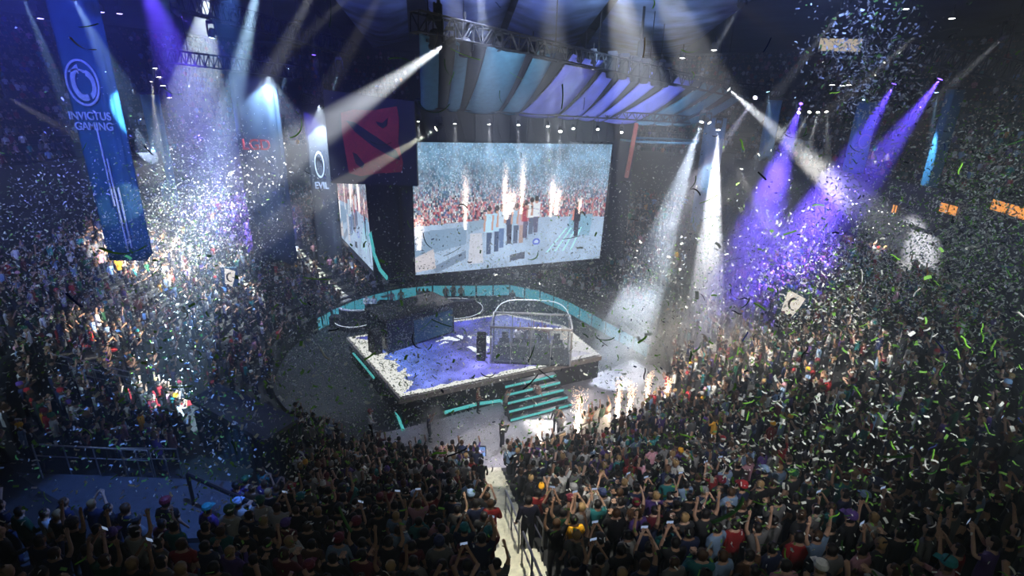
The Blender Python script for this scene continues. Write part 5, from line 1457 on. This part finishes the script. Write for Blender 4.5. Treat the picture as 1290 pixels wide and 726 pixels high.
packs = [
    (22000, hall, .03, .07, [WHT, GRN, SIL, DRK], [.46, .2, .24, .10], 1),
    (11000, gauss_px(245, 290, 60, 65, 24, 40), .025, .05, [WHT, SIL, GRN], [.6, .25, .15], 2),
    (14000, gauss_px(480, 450, 80, 60, 20, 34), .02, .045, [WHT, SIL, GRN], [.5, .3, .2], 3),
    (5000, gauss_px(880, 330, 70, 60, 26, 42), .025, .06, [WHT, SIL, GRN, DRK], [.5, .25, .15, .10], 4),
    (12000, gauss_px(1080, 350, 95, 60, 18, 36), .03, .07, [WHT, GRN, SIL, DRK], [.5, .18, .22, .10], 5),
    (1500, gauss_px(1090, 70, 35, 55, 18, 32), .04, .09, [WHT, GRN, SIL], [.65, .15, .2], 6),
    (8000, gauss_px(1240, 330, 60, 90, 10, 30), .025, .055, [GRN, WHT, DRK], [.35, .5, .15], 7),
    (1200, gauss_px(1180, 190, 90, 60, 16, 30), .03, .06, [GRN, WHT, DRK], [.35, .5, .15], 13),
    (8000, gauss_px(700, 380, 110, 45, 22, 38), .025, .05, [WHT, SIL, GRN, DRK], [.5, .25, .15, .10], 8),
    (10000, gauss_px(80, 360, 110, 90, 16, 36), .025, .055, [WHT, GRN, SIL], [.55, .2, .25], 9),
    (5500, gauss_px(1020, 560, 200, 100, 5, 16), .02, .045, [GRN, WHT, DRK], [.4, .5, .10], 10),
    (5200, gauss_px(250, 550, 180, 90, 6, 18), .02, .05, [WHT, GRN, SIL], [.45, .4, .15], 12),
    (7000, ground_f, .02, .05, [WHT, SIL, GRN, DRK], [.5, .2, .15, .15], 11),
]
Vc, Qc, Cc = [], [], []; base = 0
for p in packs:
    V, Q, c_ = flecks(*p); Vc.append(V); Qc.append(Q + base); Cc.append(c_); base += len(V)
o = arrmesh('confetti', np.concatenate(Vc), np.concatenate(Qc), 'confetti', np.concatenate(Cc))
tagp(o, 'storm of tiny white and green confetti filling the air of the whole arena', 'confetti', None, 'stuff')

# the larger streamers close to the camera, each one its own strip of paper
def streamer_mesh(curl, wave, aspect, n=12):
    L = 1.0; mb = MB(); h_ = aspect / 2; x = z = 0; ang = -curl / 2
    pts = []
    for i in range(n + 1):
        pts.append((x, math.sin(i / n * PI * 2) * wave, z)); ang2 = ang + curl * i / n; x += math.cos(ang2) * L / n; z += math.sin(ang2) * L / n
    cx_, cz_ = pts[n // 2][0], pts[n // 2][2]; th_ = .006
    for p in pts:
        for dy in (-h_, h_):
            for dz in (0, th_): mb.v.append((p[0] - cx_, p[1] + dy, p[2] - cz_ + dz))
    for i in range(n):
        k = i * 4; q = k + 4
        mb.f += [(k, q, q + 2, k + 2), (k + 1, k + 3, q + 3, q + 1), (k, k + 1, q + 1, q), (k + 2, q + 2, q + 3, k + 3)]
    mb.f += [(0, 2, 3, 1), (n * 4, n * 4 + 1, n * 4 + 3, n * 4 + 2)]
    o = mb.build('confetti_streamer', 'shirt', smooth=True); me = o.data; bpy.data.objects.remove(o); return me
m_st = obcol_mat('streamer_paper', .5, scale=3)
_t = m_st.node_tree; _b = _t.nodes['Principled BSDF']; _tr = _t.nodes.new('ShaderNodeBsdfTranslucent'); _mx = _t.nodes.new('ShaderNodeMixShader'); _mx.inputs[0].default_value = .4
_t.links.new(_b.inputs['Base Color'].links[0].from_socket, _tr.inputs['Color']); _t.links.new(_b.outputs[0], _mx.inputs[1]); _t.links.new(_tr.outputs[0], _mx.inputs[2]); _t.links.new(_mx.outputs[0], _t.nodes['Material Output'].inputs['Surface'])
SMS = [streamer_mesh(c, w_, a) for c, w_, a in ((0.3, .0, .14), (1.2, .02, .12), (2.2, .03, .14), (.1, .06, .12), (3.0, .05, .10), (-1.0, .04, .14))]
for me in SMS: me.materials.clear(); me.materials.append(m_st)
STC = {'green': (.24, .58, .07), 'dark green': (.04, .15, .03), 'black': (.008, .01, .014), 'navy': (.015, .03, .16), 'white': (.75, .75, .72), 'tan': (.55, .42, .28)}
def streamer(px, py, L_px, ang, cname, kind, Y, label, group=None, flat=.8):
    P = ony(px, py, Y) if not isinstance(px, Vector) else px
    depth = (P - CAMP).dot(_f); L = L_px / FPX * depth
    o = bpy.data.objects.new('confetti_streamer', SMS[kind]); COL.objects.link(o); o.color = (*STC[cname], 1)
    x = (_r * math.cos(ang) + _u * math.sin(ang)); n_ = (-_f * (1 - flat) + _u * math.cos(ang) * flat - _r * math.sin(ang) * flat); y = n_.cross(x).normalized(); n_ = x.cross(y)
    o.matrix_world = Matrix(((x.x, y.x, n_.x, P.x), (x.y, y.y, n_.y, P.y), (x.z, y.z, n_.z, P.z), (0, 0, 0, 1))) @ Matrix.Diagonal((L, L, L, 1))
    tagp(o, label, 'streamer', group)
BIG = [(157, 320, 58, .1, 'green', 1, 'wide green streamer across the foot of the big left banner'), (400, 352, 33, -.05, 'green', 0, 'straight green streamer right of the middle banner foot'),
       (546, 142, 46, 0, 'dark green', 2, 'arched green streamer under the left end of the canopy'), (417, 17, 34, 1.55, 'dark green', 0, 'upright green streamer at the top between banner and truss'),
       (508, 74, 36, -.3, 'green', 5, 'bent bright green streamer left of the truss end'), (586, 70, 38, -.35, 'green', 0, 'olive streamer over the truss lamps'), (562, 88, 26, -1.1, 'dark green', 1, 'dark streamer below the left truss lamps'),
       (549, 54, 24, 1.3, 'tan', 0, 'tan streamer near the broad beam lamp'), (709, 122, 30, 1.55, 'dark green', 0, 'upright olive streamer on the violet stripe'), (736, 131, 15, 1.5, 'navy', 0, 'small navy streamer on the violet stripe'),
       (103, 60, 36, -.4, 'tan', 1, 'tan streamer crossing the big left banner above its emblem'), (112, 33, 24, .2, 'dark green', 0, 'dark green streamer at the top of the big left banner'), (217, 118, 24, -.3, 'green', 1, 'yellow-green streamer left of the middle banner'),
       (380, 160, 40, 1.45, 'green', 2, 'curved green streamer between the banners and the emblem'), (920, 648, 52, .7, 'dark green', 1, 'long green streamer in the lower right crowd'), (1130, 576, 36, .05, 'dark green', 0, 'flat green streamer in the right crowd'),
       (228, 488, 28, .05, 'green', 0, 'green streamer above the blue-lit crowd patch'), (93, 379, 26, -.7, 'navy', 0, 'dark navy streamer in the left haze'), (187, 190, 16, -.8, 'black', 0, 'black streamer right of the big left banner'),
       (480, 183, 26, 0, 'dark green', 1, 'dark green streamer over the red emblem'), (536, 305, 22, -1.0, 'black', 1, 'black streamer at the left edge of the main screen'), (592, 257, 20, 0, 'black', 2, 'arched black streamer on the main screen'),
       (570, 318, 24, .5, 'dark green', 0, 'dark green streamer low on the main screen'), (668, 263, 22, .1, 'black', 5, 'black streamer near the screen people'), (720, 300, 22, .2, 'black', 0, 'small black streamer at the screen right side'),
       (893, 252, 24, .45, 'green', 0, 'green streamer in the white column of light'), (875, 231, 18, 1.2, 'dark green', 1, 'dark green curved streamer in the white column of light'), (1002, 174, 28, .05, 'black', 1, 'black streamer across the widest white beam'),
       (1078, 190, 20, -.4, 'dark green', 1, 'dark green streamer below the pale blue banner'), (870, 66, 24, .1, 'green', 1, 'green streamer right above the truss middle'), (967, 57, 20, 1.1, 'navy', 0, 'navy streamer under the roof right of centre'),
       (812, 60, 24, 1.5, 'tan', 0, 'pale upright streamer over the truss middle'), (1278, 180, 30, .35, 'dark green', 0, 'green streamer at the right edge, upper part'), (1172, 88, 10, 1, 'green', 0, 'small green streamer by the violet lamp'),
       (925, 375, 24, -.5, 'black', 2, 'curved black streamer in the smoke'), (940, 384, 18, .9, 'dark green', 1, 'dark green streamer in the smoke'), (865, 415, 18, -.9, 'black', 0, 'black streamer low in the smoke'),
       (669, 482, 26, .8, 'black', 0, 'black streamer on the stage front edge'), (688, 473, 24, -.6, 'black', 0, 'thick black streamer above the teal steps'), (670, 446, 22, 1.2, 'dark green', 0, 'dark green streamer before the clear booth'),
       (615, 475, 22, .1, 'black', 2, 'arched black streamer on the front of the blue floor'), (520, 431, 26, -1.1, 'black', 2, 'hooked black streamer before the dark booth'), (556, 408, 26, -.35, 'dark green', 0, 'dark green streamer over the blue floor'),
       (537, 410, 18, .7, 'green', 0, 'bright green streamer beside the dark booth'), (453, 432, 14, 1.5, 'navy', 0, 'navy streamer over the left white stage edge'), (757, 430, 20, -.7, 'black', 0, 'dark streamer over the right white stage edge'),
       (762, 429, 24, .05, 'dark green', 1, 'dark green streamer right of the stage'), (576, 571, 26, .4, 'black', 0, 'black streamer on the grey floor'), (639, 573, 16, -1.2, 'navy', 0, 'navy streamer at the feet of the camera person'),
       (434, 655, 34, -1.1, 'dark green', 0, 'dark green streamer in the near crowd left of the stairs'), (1088, 410, 12, .4, 'green', 0, 'small green streamer in the right confetti'), (1245, 195, 24, .2, 'dark green', 1, 'dark green streamer at the right side'),
       (1262, 336, 24, -.1, 'navy', 0, 'navy streamer at the right edge, middle'), (980, 123, 18, .4, 'dark green', 0, 'dark green streamer below the rafters'), (905, 80, 14, .5, 'green', 1, 'small green streamer right of the truss'),
       (650, 96, 18, -.5, 'green', 0, 'olive streamer on the canopy'), (630, 125, 20, -1.2, 'dark green', 1, 'dark olive streamer low on the canopy'), (480, 232, 14, 1.3, 'dark green', 0, 'small dark streamer under the red emblem'),
       (515, 284, 12, -1.0, 'green', 1, 'small lime streamer on the black screen side'), (465, 312, 36, 1.75, 'green', 0, 'lime streamer over the side screen'), (499, 350, 16, .3, 'green', 0, 'lime streamer under the scoreboard corner')]
assert len(BIG) < 300
for k, (px, py, L, an, cn, kd, lab) in enumerate(BIG): streamer(px, py, L * 1.05, an, cn, kd, 3.2 + (k * 37 % 29) / 10, lab)
g = random.Random(99)
LAND = [(150, 200, 'big left banner'), (330, 210, 'middle banner'), (466, 180, 'red emblem'), (645, 260, 'main screen'), (560, 100, 'left end of the canopy'), (720, 110, 'canopy middle'), (500, 415, 'dark booth'), (670, 430, 'clear booth'), (780, 520, 'spark jets'),
        (655, 690, 'aisle stairs'), (998, 385, 'glowing white sign'), (1150, 130, 'violet lamps'), (1240, 262, 'orange suite windows'), (310, 550, 'draped entrance block'), (180, 640, 'blue-lit platform'), (205, 540, 'blue-lit crowd patch'), (100, 455, 'long pale handrail'),
        (720, 670, 'person in yellow'), (600, 578, 'small floor monitor'), (1290, 726, 'lower right corner'), (1290, 480, 'right edge'), (0, 560, 'left edge'), (880, 330, 'white column of light'), (632, 545, 'camera person on the floor'), (1052, 58, 'pale control box'), (960, 640, 'long green streamer in the crowd')]
def near_land(px, py):
    L = min(LAND, key=lambda t: math.hypot(t[0] - px, t[1] - py)); dx, dy = px - L[0], py - L[1]; d = math.hypot(dx, dy)
    w_ = ('far ' if d > 110 else 'just ' if d < 40 else '') + (('right of' if dx > 0 else 'left of') if abs(dx) > abs(dy) else ('below' if dy > 0 else 'above'))
    return f'{w_} the {L[2]}'
where = lambda px, py: ('upper ' if py < 242 else 'middle ' if py < 484 else 'lower ') + ('left' if px < 430 else 'centre' if px < 860 else 'right')
zone = [(1060, 560, 170, 110, .5), (1080, 330, 150, 130, .16), (260, 560, 170, 90, .14), (645, 380, 300, 200, .20)]
for k in range(300 - len(BIG)):
    zz = g.choices(zone, [z_[4] for z_ in zone])[0]
    px = min(1285, max(4, g.gauss(zz[0], zz[2]))); py = min(722, max(6, g.gauss(zz[1], zz[3])))
    cn = g.choices(['green', 'dark green', 'white', 'black', 'navy'], [40, 25, 18, 12, 5])[0]
    Yd = g.uniform(4.5, 8); 
    P = ony(px, py, Yd); rr = math.hypot(P.x - CX, P.y - CY); aa = math.atan2(P.y - CY, P.x - CX)
    if P.z < tz(rr, aa) + 2.0: P = tier_hit(px, py, 2.3)
    kd = g.randrange(6); shape = ['straight', 'slightly curved', 'arched', 'wavy', 'curled', 'bent'][kd]
    L_, an = g.uniform(7, 20), g.uniform(0, PI); pq = proj(P)
    size_ = 'tiny' if L_ < 10.5 else 'small' if L_ < 15 else 'larger'; dg = math.degrees(an); tilt = 'lying level' if dg < 22 or dg > 158 else 'rising right' if dg < 67 else 'upright' if dg < 113 else 'rising left'
    lab = f'{size_} {shape} {cn} streamer, {tilt}, {near_land(pq[0], pq[1])}'
    if len(lab.split()) > 16: lab = f'{size_} {shape} {cn} streamer, {near_land(pq[0], pq[1])}'
    streamer(P, py, L_, an, cn, kd, Yd, lab, lab.replace('streamer,', 'streamers'), g.uniform(.2, .9))

# ------------------------------------------------------------------ haze and smoke
mb = MB(); mb.box((-1, 36, 12), (96, 84, 24.2)); hz = mb.build('stage_haze', 'glass')
def vol(name, dens, col=(1, 1, 1), an=.25):
    m = bpy.data.materials.new(name); m.use_nodes = True; t = m.node_tree; t.nodes.clear()
    o_ = t.nodes.new('ShaderNodeOutputMaterial'); v_ = t.nodes.new('ShaderNodeVolumeScatter'); v_.inputs['Density'].default_value = dens; v_.inputs['Anisotropy'].default_value = an; v_.inputs['Color'].default_value = (*col, 1)
    t.links.new(v_.outputs[0], o_.inputs['Volume']); return m, t, v_
m, t, v_ = vol('haze_volume', HAZE, (.78, .86, 1)); hz.data.materials.clear(); hz.data.materials.append(m)
tagp(hz, 'thin haze hanging in the whole arena and catching the light beams', 'haze', None, 'stuff')
def smoke(px, py, Y, r, dens, lab, scale=1.0, zs=1.0):
    P = ony(px, py, Y); bm = bmesh.new(); bmesh.ops.create_icosphere(bm, subdivisions=3, radius=1)
    me = bpy.data.meshes.new('smoke_cloud'); bm.to_mesh(me); bm.free(); o = bpy.data.objects.new('smoke_cloud', me); COL.objects.link(o); o.location = P; o.scale = (r, r, r * zs)
    m, t, v_ = vol('smoke_volume', dens, an=.1)
    tc = t.nodes.new('ShaderNodeTexCoord'); n = t.nodes.new('ShaderNodeTexNoise'); n.inputs['Scale'].default_value = 1.6 * scale; n.inputs['Detail'].default_value = 3
    t.links.new(tc.outputs['Object'], n.inputs['Vector'])
    ln_ = t.nodes.new('ShaderNodeVectorMath'); ln_.operation = 'LENGTH'; t.links.new(tc.outputs['Object'], ln_.inputs[0])
    mr = t.nodes.new('ShaderNodeMapRange'); mr.inputs['From Min'].default_value = 1.0; mr.inputs['From Max'].default_value = .2; t.links.new(ln_.outputs['Value'], mr.inputs['Value'])
    nr = t.nodes.new('ShaderNodeMapRange'); nr.inputs['From Min'].default_value = .36; nr.inputs['From Max'].default_value = .66; t.links.new(n.outputs['Fac'], nr.inputs['Value'])
    mu = t.nodes.new('ShaderNodeMath'); mu.operation = 'MULTIPLY'; t.links.new(mr.outputs[0], mu.inputs[0]); t.links.new(nr.outputs[0], mu.inputs[1])
    m2 = t.nodes.new('ShaderNodeMath'); m2.operation = 'MULTIPLY'; m2.inputs[1].default_value = dens; t.links.new(mu.outputs[0], m2.inputs[0]); t.links.new(m2.outputs[0], v_.inputs['Density'])
    me.materials.append(m); tagp(o, lab, 'smoke', None, 'stuff')
smoke(800, 425, 33, 4.6, .5, 'white smoke drifting off the right corner of the stage')
smoke(880, 400, 34, 5.0, .35, 'smoke bank in the white column of light right of the stage', zs=1.3)
smoke(965, 270, 38, 5.5, .22, 'smoke cloud lit violet in the right of the hall')
smoke(893, 300, 36, 4.5, .28, 'tall smoke plume in the white light right of the screen', zs=1.7)
smoke(935, 455, 28, 3.2, .30, 'grey smoke over the right crowd')
smoke(546, 535, 23.5, .9, 1.6, 'small white smoke jet on the left of the grey floor', zs=1.7)
